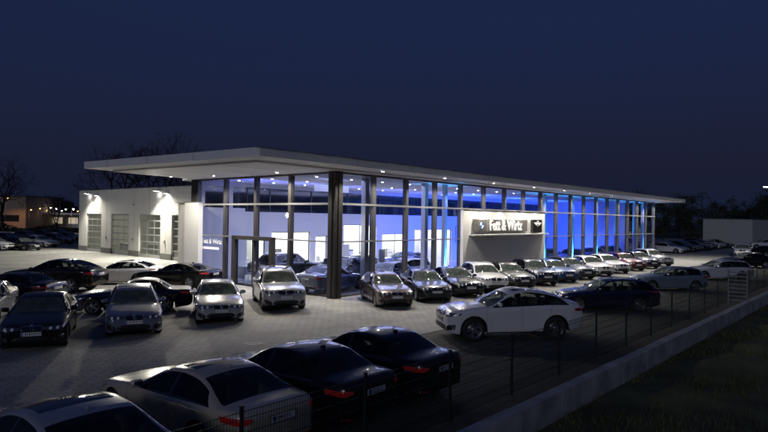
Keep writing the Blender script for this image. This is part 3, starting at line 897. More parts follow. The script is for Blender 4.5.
# low retaining wall in segments
w = site('retaining_wall'); tag(w, 'low pale concrete retaining wall between the parking lot and the dark grass verge', 'wall')
s0 = -40.0; k_ = 0
while s0 < 70:
    b = MB(); b.box(s0 + .006, T_WALL, -1.0, s0 + 1.994, T_WALL + .30, .10 + .006 * ((k_ * 7) % 3)); b.build('wall_panel', M_conc, w, .008); s0 += 2.0; k_ += 1

# fence: posts and mesh panels
f = site('mesh_fence'); tag(f, 'long low dark wire mesh fence on posts along the edge of the parking lot', 'fence')
TF = -15.0
sp = -26.25
while sp < 60:
    b = MB(); b.box(sp - .022, TF - .022, -.05, sp + .022, TF + .022, 1.42); b.box(sp - .026, TF - .026, 1.42, sp + .026, TF + .026, 1.44); b.build('post', M_fence, f)
    b = MB()
    if sp < 32:
        x = sp + .06
        while x < sp + 2.46:
            b.box(x - .0025, TF - .0025, .05, x + .0025, TF + .0025, 1.36); x += .05
        for z in (.06, .25, .45, .65, .85, 1.05, 1.25, 1.35):
            b.box(sp + .03, TF - .007, z - .004, sp + 2.47, TF - .0026, z + .004); b.box(sp + .03, TF + .0026, z - .004, sp + 2.47, TF + .007, z + .004)
        b.build('mesh_panel', M_fence, f)
    sp += 2.5
# slatted steel screen in the fence line
g = site('slatted_screen', 13.4, -15.45); tag(g, 'bright steel screen of horizontal slats standing by the fence near the white hall end', 'screen')
for z in (0,): 
    for y in (-.42, .42):
        b = MB(); b.box(-.03, y - .03, 0, .03, y + .03, 1.72); b.build('post', M_gal, g)
for i in range(8):
    b = MB(); b.box(-.05, -.39, .18 + i * .2, -.032, .39, .235 + i * .2); b.build('slat', M_gal, g)

# ------------------------------------------------------------------ showroom
BAY = 2.80; NB = 18; SE = BAY * NB
H1, H2, H3 = 2.825, 4.775, 6.40
TB = 13.0
sr = site('car_showroom'); tag(sr, 'long glass-fronted car showroom with a thin overhanging white roof, lit blue inside', 'building')
def P(name, fn, m, bevel=0, parent=None):
    b = MB(); fn(b); return b.build(name, m, parent or sr, bevel)
# roof slab: outer tier with fascia, inner tier stepped down
outer = [(-6.5, -2.3), (54.6, -2.3), (54.6, 16.5), (1.0, 16.5), (-.2, 13.5), (-7.7, 11.5)]
b = MB(); b.use(M_soffit)
n = len(outer); zb_, zt_ = 6.50, 6.86
i0 = len(b.v)
b.prism(outer, zb_, zt_)
b.m[-(n + 2)] = 0
b.use(M_roof); b.m[-(n + 1)] = b.cur
b.use(M_fascia)
for k in range(n): b.m[-(n) + k] = b.cur
roof = b.build('roof', None, sr)
P('roof_edge_trim', lambda b: [b.box(-6.54, -2.34, 6.84, 54.6, -2.22, 6.885), b.box(-6.55, -2.337, 6.841, -6.42, -2.1, 6.884)], M_alu)
inner = [(-5.5, -.75), (52.5, -.75), (52.5, 15.5), (1.0, 15.5), (.6, 13.0), (-6.3, 11.2)]
b = MB(); b.use(M_soffit); b.prism(inner, 6.405, 6.502); b.build('soffit', None, sr)
# soffit panel joints
for k in range(1, 20):
    s_ = -5.4 + k * BAY
    P('soffit_joint', lambda b: b.box(s_ - .006, -.74, 6.401, s_ + .006, -.02, 6.4045), M_mull)
    P('soffit_joint', lambda b: b.box(s_ - .006, -2.25, 6.4965, s_ + .006, -.76, 6.4995), M_mull)
for k in range(1, 5): P('soffit_joint', lambda b: b.box(-5.4, k * 2.8 - .9, 6.401, -.05, k * 2.8 - .888, 6.4045), M_mull)
# floor, inner walls, ceiling
P('floor', lambda b: b.box(.02, .02, -.05, SE - .02, TB + 4.5, .03), M_floor)
OPEN = [(4.0, 5.6, 2.5), (6.2, 9.9, 2.95), (10.5, 12.9, 2.6), (13.6, 17.6, 3.5), (18.4, 22.0, 2.7), (23.0, 29.0, 3.1)]
def backw(b):
    e = 0.0
    for a_, c_, h_ in OPEN:
        b.box(e, TB, .03, a_, TB + .2, 4.4); b.box(a_, TB, h_, c_, TB + .2, 4.398); e = c_
    b.box(e, TB, .03, SE, TB + .2, 4.4); b.box(0, TB, 6.1, SE, TB + .2, 6.40)
P('back_wall', backw, M_inwall)
for a_, c_, h_ in OPEN:      # slim frames in the office openings
    P('office_frame', lambda b: [b.box(a_, TB + .08, .03, a_ + .06, TB + .14, h_), b.box(c_ - .06, TB + .08, .03, c_, TB + .14, h_), b.box((a_ + c_) / 2 - .03, TB + .08, .03, (a_ + c_) / 2 + .03, TB + .14, h_), b.box(a_ + .06, TB + .08, h_ - .06, c_ - .06, TB + .14, h_)], M_mull)
P('strip_window', lambda b: b.box(0, TB + .05, 4.4, SE, TB + .12, 6.1), M_darkwin)
def stripf(b):
    for k in range(26): b.box(k * 2.0 - .03, TB + .0, 4.4, k * 2.0 + .03, TB + .05, 6.1)
P('strip_window_frame', stripf, M_mull)
P('side_wall', lambda b: [b.box(.05, 12.55, .03, 3.5, 12.75, 4.62), b.box(.05, 12.55, 6.05, 3.5, 12.75, 6.35), b.box(.05, 12.55, 4.62, .35, 12.75, 6.05), b.box(2.1, 12.55, 4.62, 2.5, 12.75, 6.05)], M_inwall)
P('strip_window', lambda b: [b.box(.35, 12.6, 4.62, 2.1, 12.7, 6.05), b.box(2.5, 12.6, 4.62, 3.5, 12.7, 6.05)], M_darkwin)
P('end_wall', lambda b: b.box(SE - .25, 3.1, .0, SE - .08, TB + 4.5, 6.35), M_inwall)
P('office_walls', lambda b: [b.box(3.5, TB + 4.3, .03, 30.0, TB + 4.5, 4.0), b.box(3.4, TB + .2, .03, 3.6, TB + 4.3, 4.0), b.box(22.3, TB + .2, .03, 22.5, TB + 4.3, 4.0), b.box(11.8, TB + .2, .03, 12.0, TB + 4.3, 4.0), b.box(29.8, TB + .2, .03, 30.0, TB + 4.3, 4.0), b.box(3.4, TB + .2, 3.9, 30.0, TB + 4.5, 4.0)], M_inwall)
P('ceiling', lambda b: b.box(.05, .05, 6.36, SE - .05, TB, 6.40), M_ceil)
P('outer_back_wall', lambda b: [b.box(3.4, TB + 4.5, 0, SE + .2, TB + 4.7, 6.40), b.box(3.2, 12.9, 0, 3.4, TB + 4.5, 4.4)], M_ws_wall)
# big corner column
P('corner_column', lambda b: [b.box(-.42, -.42, 0, .10, .10, 6.41), b.box(-.45, -.20, 0, -.425, -.12, 6.41), b.box(-.20, -.45, 0, -.12, -.425, 6.41)], M_col)
# mullions on the long side and panes between them
def sign_zone(k): return 4 <= k < 8
for k in range(1, NB + 1):
    s_ = k * BAY; z0 = H2 if 4 < k < 8 else 0
    wide = .11
    P('mullion', lambda b: b.box(s_ - wide, -.16, z0, s_ + wide, .10, H3), M_mull if k % 1 == 0 else M_col)
for k in range(NB):
    s0, s1 = k * BAY + .11, (k + 1) * BAY - .11
    for z0, z1 in ((.05, H1 - .03), (H1 + .03, H2 - .04), (H2 + .04, H3 - .08)):
        if 4 <= k < 8 and z0 < H2: continue
        P('glass_pane', lambda b: b.face([(s0, 0, z0), (s1, 0, z0), (s1, 0, z1), (s0, 0, z1)]), M_glass)
def tr(b, z, h): 
    for s0, s1 in ((.1, 4 * BAY - .11), (8 * BAY + .11, SE)):
        b.box(s0, -.175, z - h, s1, -.0, z + h)
P('transom', lambda b: tr(b, H1, .035), M_alu)
P('transom', lambda b: b.box(.1, -.18, H2 - .05, SE + .1, -.0, H2 + .05), M_alu)
P('head_rail', lambda b: b.box(.1, -.17, H3 - .10, SE + .1, .02, H3), M_mull)
P('sill_rail', lambda b: [b.box(.1, -.14, 0, 4 * BAY - .11, .02, .10), b.box(8 * BAY + .11, -.14, 0, SE, .02, .10)], M_mull)
# gable side towards the camera's left
TL = [3.44, 6.51, 9.58, 12.65]
for i, t_ in enumerate(TL):
    P('mullion', lambda b: b.box(-.16, t_ - .11, 0, .10, t_ + .11, H3), M_col if i < 3 else M_mull)
prev = .10
for i, t_ in enumerate(TL):
    for z0, z1 in ((.05, H1 - .03), (H1 + .03, H2 - .04), (H2 + .04, H3 - .08)):
        P('glass_pane', lambda b: b.face([(0, prev, z0), (0, t_ - .11, z0), (0, t_ - .11, z1), (0, prev, z1)][::-1]), M_glass)
    prev = t_ + .11
P('transom', lambda b: b.box(-.175, .1, H1 - .035, 0, 12.65, H1 + .035), M_alu)
P('transom', lambda b: b.box(-.18, .1, H2 - .05, 0, 13.3, H2 + .05), M_alu)
P('head_rail', lambda b: b.box(-.17, .1, H3 - .10, .02, 12.7, H3), M_mull)
P('sill_rail', lambda b: b.box(-.14, .1, 0, .02, 12.7, .10), M_mull)
P('end_post', lambda b: b.box(-.2, 12.77, H2, .10, 13.3, H3), M_col)
# entrance
ent = P('entrance_door', lambda b: [b.box(-.45, 4.55, 0, -.17, 4.80, 2.9), b.box(-.45, 8.05, 0, -.17, 8.35, 2.9), b.box(-.45, 4.55, 2.70, -.17, 8.35, 2.92), b.box(-.40, 6.24, 0, -.22, 6.40, 2.70)], M_col)
for a_, c_ in ((4.80, 6.24), (6.40, 8.05)): P('door_leaf', lambda b: b.face([(-.3, a_, .05), (-.3, c_, .05), (-.3, c_, 2.7), (-.3, a_, 2.7)][::-1]), M_glass, 0, ent)
P('handle', lambda b: [b.tube((-.36, 6.14, .9), (-.36, 6.14, 1.5), .018), b.tube((-.36, 6.52, .9), (-.36, 6.52, 1.5), .018)], M_chrome, 0, ent)
# gable glazing at the far end
for k, t_ in enumerate((0, 3, 6, 9)):
    if k: P('mullion', lambda b: b.box(SE - .05, t_ - .06, 0, SE + .15, t_ + .06, H3), M_mull)
for t0, t1 in ((.1, 2.94), (3.06, 5.94), (6.06, 8.94)):
    P('glass_pane', lambda b: b.face([(SE + .05, t0, .05), (SE + .05, t1, .05), (SE + .05, t1, H3), (SE + .05, t0, H3)]), M_glass)
# white portal wall left of the gable glazing
P('portal_wall', lambda b: [b.box(-.5, 11.9, 0, -.19, 13.55, 4.9)], M_white_wall)
P('portal_return', lambda b: [b.box(-.36, 13.555, 0, -.19, 14.6, 4.87)], M_ws_wall)
P('portal_cap', lambda b: [b.box(-.53, 11.87, 4.9, -.16, 14.63, 4.94)], M_alu)

# sign wall with ledge, panel, letters and two round marks
sw = P('sign_wall', lambda b: b.box(4 * BAY - .15, -.40, 0, 8 * BAY + .11, -.19, H2 - .06), M_white_wall)
P('sign_wall_cap', lambda b: b.box(4 * BAY - .2, -.45, H2 - .06, 8 * BAY + .15, -.185, H2 - .0), M_alu, 0, sw)
P('ledge', lambda b: b.box(11.75, -.85, 3.04, 22.3, -.401, 3.12), M_white_wall, 0, sw)
P('ledge_lamp', lambda b: [b.box(s_, -.83, 2.96, s_ + .35, -.5, 3.035) for s_ in (12.0, 13.6, 19.0)], M_gal, 0, sw)
sp_ = P('sign_panel', lambda b: b.box(12.15, -.62, 3.30, 19.25, -.405, 4.12), M_sign, .01, sw)
def disc(b, s_, z, r, y, m, n=28, a0=0, a1=2 * math.pi):
    b.use(m); pts = [(s_ + r * math.cos(a0 + (a1 - a0) * i / n), y, z + r * math.sin(a0 + (a1 - a0) * i / n)) for i in range(n + (0 if a1 - a0 > 6 else 1))]
    if a1 - a0 < 6: pts = [(s_, y, z)] + pts
    b.face(pts)
b = MB(); s_, z_ = 12.85, 3.72
disc(b, s_, z_, .36, -.645, M_signw); disc(b, s_, z_, .345, -.650, M_signb); disc(b, s_, z_, .24, -.655, M_signw)
disc(b, s_, z_, .225, -.660, M_blue, 8, 0, math.pi / 2); disc(b, s_, z_, .225, -.660, M_blue, 8, math.pi, 1.5 * math.pi)
disc(b, s_, z_, .225, -.660, M_signw, 8, math.pi / 2, math.pi); disc(b, s_, z_, .225, -.660, M_signw, 8, 1.5 * math.pi, 2 * math.pi)
b.build('round_badge', None, sp_)
P('divider', lambda b: b.box(13.60, -.66, 3.28, 13.64, -.615, 4.14), M_alu, 0, sp_)
def text(name, body, size, s_, y, z, m, parent, depth=.03, face='front', sx=1.0):
    cu = bpy.data.curves.new(name, 'FONT'); cu.body = body; cu.size = size; cu.extrude = depth; cu.offset = size * .022
    tmp = bpy.data.objects.new(name, cu); col.objects.link(tmp)
    dg = bpy.context.evaluated_depsgraph_get(); me = bpy.data.meshes.new_from_object(tmp.evaluated_get(dg))
    bpy.data.objects.remove(tmp)
    me.materials.clear(); me.materials.append(m)
    o = bpy.data.objects.new(name, me); col.objects.link(o); o.parent = parent
    if face == 'front': o.matrix_local = Matrix.Translation((s_, y, z)) @ Matrix.Rotation(R(90), 4, 'X') @ Matrix.Diagonal((sx, 1, 1, 1))
    else: o.matrix_local = Matrix.Translation((s_, y, z)) @ Matrix.Rotation(R(-90), 4, 'Z') @ Matrix.Rotation(R(90), 4, 'X') @ Matrix.Diagonal((sx, 1, 1, 1))
    return o
text('lettering', 'Fett & Wirtz', 1.02, 13.85, -.66, 3.38, M_signw, sp_, .03, 'front', .84)
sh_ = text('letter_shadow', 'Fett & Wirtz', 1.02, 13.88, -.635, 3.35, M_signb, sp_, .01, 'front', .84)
# second panel: black with a white winged mark, white above
mp_ = P('small_sign', lambda b: b.box(20.15, -.62, 3.16, 21.6, -.405, 4.16), M_signb, .01, sw)
b = MB(); disc(b, 20.87, 3.86, .20, -.64, M_signw); disc(b, 20.87, 3.86, .15, -.645, M_signb)
b.use(M_signw)
for sg in (-1, 1):
    for i in range(4):
        z = 3.93 - i * .05; b.face([(20.87 + sg * .20, -.64, z), (20.87 + sg * (.62 - i * .09), -.64, z + .01), (20.87 + sg * (.60 - i * .09), -.64, z - .03), (20.87 + sg * .20, -.64, z - .035)])
b.box(20.70, -.648, 3.82, 21.04, -.642, 3.90)
b.build('winged_badge', None, mp_)
# glass lettering near the gable's left pane
text('glass_lettering', 'Fett & Wirtz', .42, -.02, 12.2, 2.32, M_signw, sr, .004, 'side')
P('glass_stripe', lambda b: [b.box(-.03, 10.3, 1.95, -.02, 12.2, 2.10)], M_signw)

# downlights: housings in the soffit and the light they give
def downlight(s_, t_, z, power, colr=(1, .92, .80), angle=150):
    P('downlight', lambda b: [b.use(M_mull), b.lathe([(.15, -.001), (.15, -.03), (.11, -.03)], 14, 'Z', (s_, t_, z)), b.use(M_lampw), b.face([(s_ + .11 * math.cos(q * .449), t_ + .11 * math.sin(q * .449), z - .022) for q in range(14)][::-1])], None)
    spot('downlight_lamp', s_, t_, z - .06, power, colr, angle, .35, size=.08)
for s_ in (1.9, 7.4, 12.9, 18.5, 23.6, 28.6, 33.8, 38.9, 44.2, 49.4): downlight(s_, -1.5, 6.50, 850)
for s_, t_ in ((-1.7, 8.4), (-1.3, 3.1)): downlight(s_, t_, 6.405, 1100)
downlight(-2.6, 11.6, 6.405, 650)  # extra downlight added to brighten the white portal wall
# wall-washing lamps over the sign
for s_ in (13.2, 15.6, 18.0, 20.8):
    P('sign_lamp', lambda b: [b.box(s_ - .15, -.75, 4.70, s_ + .15, -.46, 4.78)], M_gal)
    spot('sign_lamp_light', s_, -.75, 4.68, 120, (1, .93, .80), 150, .6, (0, .25, -1), .08)

# interior columns washed in blue from the floor
for k in range(1, NB + 1, 2):
    s_ = k * BAY + BAY * .35
    if 11 < s_ < 21: continue
    P('inner_column', lambda b: b.box(s_ - .16, 1.3, .03, s_ + .16, 1.62, 6.36), M_inwall)
BL = (.025, .09, 1.0); BC = (.05, .40, 1.0)
for s_ in (11.0, 25.2, 30.8, 36.4, 42.0, 47.6, 50.0):
    P('blue_uplight', lambda b: [b.use(M_mull), b.box(s_ - .12, .55, .03, s_ + .12, .75, .14), b.use(M_blueled), b.box(s_ - .08, .60, .141, s_ + .08, .70, .15)], None)
    P('lit_column', lambda b: b.box(s_ - .13, .92, .03, s_ + .13, 1.18, 6.36), M_inwall)
    spot('blue_uplight_lamp', s_, .62, .2, 2400, BC, 50, .8, (0.0, .10, 1), .05)
    spot('blue_downlight_lamp', s_, .62, 6.2, 500, BL, 50, .8, (0.0, .10, -1), .05)
for s_ in (22.6, 24.8, 29.6, 35.5, 41.2, 46.8):
    spot('blue_wash', s_, 5.5, .4, 1900, BL, 125, .7, (.15, 1, .45), .3)
for s_, pw in ((2.0, 420), (5.5, 420), (10.0, 420), (15, 420), (20, 420)):
    spot('blue_wash', s_, 8.5, 4.5, pw * .8, (.10, .13, 1.0), 115, .8, (0, .35, 1), .3)
for s_ in (44.0, 47.5): spot('blue_wash', s_, 6.0, .5, 350, BL, 130, .7, (1, .2, .6), .3)
for s_ in (26, 34, 42): spot('blue_wash', s_, 8, 4.6, 1000, BL, 140, .8, (0, .1, 1), .3)
area('showroom_light', 5.5, 5.5, 6.2, 9, 8, 540, (.46, .50, 1.0))
area('showroom_light', 15, 6, 6.2, 8, 8, 400, (.50, .54, 1.0))
area('office_light', 8.4, TB + 2.2, 3.85, 6, 3.4, 600, (1, .98, .90))
area('office_light', 17.0, TB + 2.2, 3.85, 9, 3.4, 800, (1, .98, .90))
area('office_light', 26.0, TB + 2.2, 3.85, 6, 3.4, 330, (1, .98, .92))
# hanging globe lamp
gl = site('pendant_lamp', 4.4, 9.0); tag(gl, 'small bright pendant lamp hanging inside the showroom behind the entrance glass', 'lamp')
b = MB(); b.tube((0, 0, 4.3), (0, 0, 6.35), .012); b.build('cable', M_mull, gl)
b = MB(); b.lathe([(.001, 4.0), (.13, 4.06), (.17, 4.18), (.12, 4.3), (.001, 4.33)], 14); b.build('shade', M_lampw, gl)
# ceiling cassette unit and screens
cas = P('ceiling_cassette', lambda b: [b.box(2.6, 4.0, 5.6, 3.7, 4.5, 6.0), b.box(3.9, 4.0, 5.6, 5.0, 4.5, 6.0)], M_inwall)

# ------------------------------------------------------------------ things inside the showroom
def plantpot(s_, t_, h, label):
    r_ = site('potted_palm', s_, t_, .03); tag(r_, label, 'plant')
    b = MB(); b.lathe([(.001, 0), (.20, 0), (.26, .45), (.23, .45), (.22, .40), (.001, .40)], 16); b.build('pot', M_desk, r_)
    b = MB(); rr = random.Random(5); b.use(M_plant)
    for i in range(26):
        a = rr.uniform(0, 6.28); e = rr.uniform(.3, 1.2); L_ = h * rr.uniform(.45, .75); p0 = Vector((0, 0, .4 + rr.uniform(0, h * .35)))
        d = Vector((math.cos(a) * math.cos(e), math.sin(a) * math.cos(e), math.sin(e))); s2 = Vector((-math.sin(a), math.cos(a), 0)); pr = p0; 
        for q in range(5):
            nx_ = pr + d * (L_ / 5); w0 = .07 * (1 - q / 5) + .01; w1 = .07 * (1 - (q + 1) / 5) + .01
            b.face([pr - s2 * w0, pr + s2 * w0, nx_ + s2 * w1, nx_ - s2 * w1]); pr = nx_; d = (d + Vector((0, 0, -.32))).normalized()
    b.build('foliage', None, r_)
    b = MB(); b.tube((0, 0, .38), (0, 0, .4 + h * .35), .03, .02); b.build('stem', M_bark, r_)
plantpot(7.6, 4.8, 2.6, 'large potted palm inside the showroom behind the parked hatchbacks')
def desk(s_, t_, rot, label):
    r_ = site('reception_desk', s_, t_, .03, rot); tag(r_, label, 'desk', 'white desks in the showroom')
    b = MB(); b.box(-.9, -.4, .70, .9, .4, .75); b.build('desk_top', M_desk, r_)
    for x in (-.86, .82): b = MB(); b.box(x, -.36, 0, x + .05, .36, .70); b.build('leg', M_desk, r_)
    b = MB(); b.box(-.8, -.37, .2, .8, -.34, .70); b.build('front_panel', M_desk, r_)
desk(3.0, 11.0, 0, 'white desk at the back of the showroom near the gable wall')
desk(9.8, 11.2, 0, 'white desk beside the bright office opening inside the showroom')
def screen(s_, t_, rot, label):
    r_ = site('display_screen', s_, t_, .03, rot); tag(r_, label, 'screen')
    b = MB(); b.box(-.45, -.03, .6, .45, .03, 2.1); b.build('panel', M_desk, r_)
    b = MB(); b.box(-.4, -.2, 0, .4, .2, .03); b.box(-.04, -.025, .03, .04, .025, .6); b.build('stand', M_gal, r_)
screen(7.0, 3.0, .3, 'tall white display board standing inside the corner glazing')
screen(9.6, 9.0, -.4, 'white display board standing further back by the inner wall')

# ------------------------------------------------------------------ workshop
WS = 6.6
ws = site('workshop_building'); tag(ws, 'white flat-roofed workshop with glazed sectional doors and two bright wall floodlights', 'building')
doorT = [(46.0, 42.3), (40.0, 36.1), (34.0, 29.9), (27.9, 23.0)]
def wsw(b):
    edges = [48.0]
    for a_, c_ in doorT: edges += [a_, c_]
    edges.append(16.0)
    for i in range(0, len(edges), 2): b.box(WS, edges[i + 1], 0.0, WS + .3, edges[i], 6.62)
    for a_, c_ in doorT: b.box(WS + .002, c_, 4.1, WS + .3, a_, 6.618)
P('front_wall', wsw, M_ws_wall, 0, ws)
P('side_wall', lambda b: b.box(WS + .3, 47.7, 0, 30, 48.0, 6.62), M_ws_wall, 0, ws)
P('back_wall', lambda b: b.box(30, 16, 0, 30.3, 48, 6.62), M_ws_wall, 0, ws)
P('roof', lambda b: b.box(WS + .3, 16, 6.3, 30, 47.7, 6.5), M_roof, 0, ws)
P('parapet_cap', lambda b: [b.box(WS - .04, 16, 6.62, WS + .36, 48.04, 6.69)], M_alu, 0, ws)
def plinth(b):
    edges = [48.02]
    for a_, c_ in doorT: edges += [a_ + .0, c_ - .0]
    edges.append(16.0)
    for i in range(0, len(edges), 2): b.box(WS - .03, edges[i + 1], 0.0, WS + .298, edges[i], .55)
P('plinth', plinth, M_plinth, 0, ws)
P('wall_seam', lambda b: [b.box(WS - .004, t_ - .01, .55, WS + .002, t_ + .01, 6.6) for t_ in (32.0, 35.05, 41.1, 28.9)], M_plinth, 0, ws)
P('floor', lambda b: b.box(WS + .3, 16, 0, 30, 47.7, .02), M_plinth, 0, ws)
for (a_, c_) in doorT:
    d_ = P('garage_door', lambda b: [b.box(WS + .12, c_, .02, WS + .17, c_ + .1, 4.1), b.box(WS + .12, a_ - .1, .02, WS + .17, a_, 4.1)] +
        [b.box(WS + .118, c_ + .1, z, WS + .172, a_ - .1, z + (.10 if z > .1 else .28)) for z in (.02, .78, 1.45, 2.12, 2.79, 3.46, 4.0)] +
        [b.box(WS + .125, c_ + (a_ - c_) * q - .03, .3, WS + .165, c_ + (a_ - c_) * q + .03, 4.0) for q in (.333, .667)], M_door, 0, ws)
    P('pane', lambda b: b.face([(WS + .145, c_ + .1, .3), (WS + .145, a_ - .1, .3), (WS + .145, a_ - .1, 4.05), (WS + .145, c_ + .1, 4.05)][::-1]), M_doorpane, 0, d_)
# things glimpsed inside the workshop
for (a_, c_, h) in ((45.5, 43, 1.6), (39.5, 37, 1.9), (33, 31, 1.7), (27, 24, 1.8)):
    P('workbench', lambda b: [b.box(WS + 3.5, c_, 0, WS + 4.3, a_, h * .5), b.box(WS + 4.4, c_, h * .5, WS + 4.5, a_, h)], M_desk, 0, ws)
area('workshop_light', WS + 5, 35, 5.8, 6, 20, 900, (1, .97, .85))
def flood(t_, z, pw):
    f_ = P('floodlight', lambda b: [b.box(WS - .55, t_ - .25, z - .12, WS - .15, t_ + .25, z + .05), b.box(WS - .15, t_ - .04, z - .06, WS, t_ + .04, z + .02)], M_gal, 0, ws)
    P('lamp_face', lambda b: b.face([(WS - .56, t_ - .22, z - .10), (WS - .56, t_ + .22, z - .10), (WS - .20, t_ + .22, z - .135), (WS - .20, t_ - .22, z - .135)]), M_lampc, 0, f_)
    spot('floodlight_lamp', WS - .62, t_, z - .16, pw, (1, .95, .82), 165, .35, (-1, -.25, -.85), .35)
flood(45.2, 6.36, 2400); flood(30.1, 6.36, 5200)
for t_ in (43.2, 28.6):   # smaller wall-washers beside them
    f_ = P('wall_lamp', lambda b: [b.box(WS - .4, t_ - .12, 6.0, WS, t_ + .12, 6.1)], M_gal, 0, ws)
    P('lamp_face', lambda b: b.face([(WS - .38, t_ - .1, 5.995), (WS - .38, t_ + .1, 5.995), (WS - .05, t_ + .1, 5.995), (WS - .05, t_ - .1, 5.995)]), M_lampc, 0, f_)
    spot('wall_lamp_light', WS - .42, t_, 5.93, 70, (1, .94, .78), 150, .6, (.25, 0, -1), .08)
P('control_box', lambda b: [b.box(WS - .06, t_, 1.5, WS, t_ + .15, 1.75) for t_ in (35.2, 29.0, 41.0)], M_gal, 0, ws)
P('camera_dome', lambda b: b.lathe([(.001, -.08), (.1, -.03), (.12, .05), (.001, .06)], 12, 'Z', (WS - .13, 35.0, 5.05)), M_gal, 0, ws)

# ------------------------------------------------------------------ white hall far right
wh = site('storage_hall'); tag(wh, 'plain low white hall without windows behind the far row of cars', 'building')


wh.location = (0, 0, 0); wh.rotation_euler = (0, 0, 0)


hall_pts = [(55.6, 104.0), (63.6, 103.0), (90.0, 125.0), (82.0, 131.0)]
b = MB(); b.prism(hall_pts, 0, 4.85); b.build('wall', mat('hall cladding', (.42, .42, .40), .7, noise=.03), wh)
b = MB(); b.prism([(x + (.12 if x > 70 else -.08), y + (.1 if y > 110 else -.1)) for x, y in hall_pts], 4.85, 4.96); b.build('roof_edge', M_alu, wh)
# light on the far lot
def lamp_post(x, y, h, label, pw, colr=(1, .95, .85), m=None, aim=None, group=None, arm=1.0):
    r_ = empty('street_lamp', (x, y, 0), aim or 0); tag(r_, label, 'street lamp', group)
    b = MB(); b.tube((0, 0, 0), (0, 0, h), .07, .045, 8); b.tube((0, 0, h - .02), (arm, 0, h + .08), .035, .03, 6); b.build('pole', M_gal, r_)
    hd = MB(); hd.box(arm - .1, -.13, h + .02, arm + .5, .13, h + .13); hd = hd.build('lamp_head', M_gal, r_)
    b = MB(); b.box(arm - .06, -.11, h - .01, arm + .46, .11, h + .018); b.build('lamp_glass', m or M_lampc, hd)
    if pw:
        d = bpy.data.lights.new('street_lamp_light', 'SPOT'); d.energy = pw; d.color = colr; d.spot_size = R(150); d.spot_blend = .4; d.shadow_soft_size = .15
        o = bpy.data.objects.new('street_lamp_light', d); o.location = (x + math.cos(aim or 0) * (arm + .2), y + math.sin(aim or 0) * (arm + .2), h - .5); col.objects.link(o)
    return r_

# fascia sheet joints
for k in range(10):
    P('fascia_joint', lambda b: b.box(-.8 + k * 5.6 - .004, -2.304, 6.50, -.8 + k * 5.6 + .004, -2.300, 6.84), M_mull)
for k in range(3):
    t_ = 2.0 + k * 3.6; s_ = -6.5 - (t_ + 2.3) / 13.8 * 1.2
    P('fascia_joint', lambda b: b.box(s_ - .008, t_ - .008, 6.50, s_ + .004, t_ + .008, 6.84), M_mull)
# ceiling lights and furniture inside
for k in range(9):
    for t_ in (3.2, 7.2, 10.6):
        s_ = 1.6 + k * 2.8
        P('ceiling_spot', lambda b: [b.use(M_lampw), b.face([(s_ + .07 * math.cos(-q * .785), t_ + .07 * math.sin(-q * .785), 6.352) for q in range(8)])], None)
rr = random.Random(44)
for a_, c_, h_ in OPEN:
    for q in range(3):
        s_ = a_ + .3 + (c_ - a_ - .9) * q / 2.0; hh = rr.uniform(.8, 1.9); t_ = TB + rr.uniform(1.0, 3.4)
        cab = site('office_cabinet', s_ + .25, t_, .03); tag(cab, None, 'cabinet', 'cabinets in the lit back offices')
        m_ = rr.choice((M_desk, M_mull, M_inwall, M_sign))
        cab['label'] = '%s %s cabinet %s in the %s lit office opening from the left' % ('tall' if hh > 1.35 else 'low', {id(M_desk): 'white', id(M_mull): 'dark', id(M_inwall): 'pale', id(M_sign): 'grey-brown'}[id(m_)], ('at the left', 'in the middle', 'at the right')[q], ('first', 'second', 'third', 'fourth', 'fifth', 'sixth')[OPEN.index((a_, c_, h_))])
        b = MB(); b.box(-.35, -.22, 0, .35, .22, hh); b.build('carcass', m_, cab, .01)
        for zz in range(int(hh / .4)): b = MB(); b.box(-.33, -.235, .06 + zz * .4, .33, -.221, .40 + zz * .4); b.build('drawer_front', M_desk, cab)
def banner(s_, t_, w, h, z, m, label):
    o_ = site('wall_picture', s_, t_, z); tag(o_, label, 'picture')
    b = MB(); b.box(-w / 2, -.03, -h / 2, w / 2, 0, h / 2); b.build('frame', M_mull, o_)
    b = MB(); b.box(-w / 2 + .05, -.036, -h / 2 + .05, w / 2 - .05, -.031, h / 2 - .05); b.build('canvas', m, o_)
banner(1.8, TB - .01, 2.2, 1.1, 2.6, M_sign, 'dark framed picture on the back wall near the gable')
banner(30.8, TB - .01, 2.2, 1.6, 2.6, M_desk, 'pale framed picture on the blue-lit back wall')
def chair(s_, t_, rot, label):
    c_ = site('office_chair', s_, t_, .03, rot); tag(c_, label, 'chair', 'chairs in the showroom')
    b = MB(); b.box(-.24, -.24, .44, .24, .24, .52); b.build('seat', M_trim, c_, .02)
    b = MB(); b.box(-.23, .2, .55, .23, .26, 1.0); b.build('backrest', M_trim, c_, .02)
    for x in (-.2, .2):
        for y in (-.2, .2): b = MB(); b.tube((x, y, 0), (x, y, .44), .014); b.build('leg', M_chrome, c_)
chair(3.3, 10.2, 0, 'black chair in front of the desk near the gable'); chair(2.4, 10.1, .4, 'black chair left of the one before the gable desk')
chair(9.4, 10.4, .2, 'black chair before the desk by the bright office'); chair(10.4, 10.3, -.3, 'black chair right of the one before the office desk')
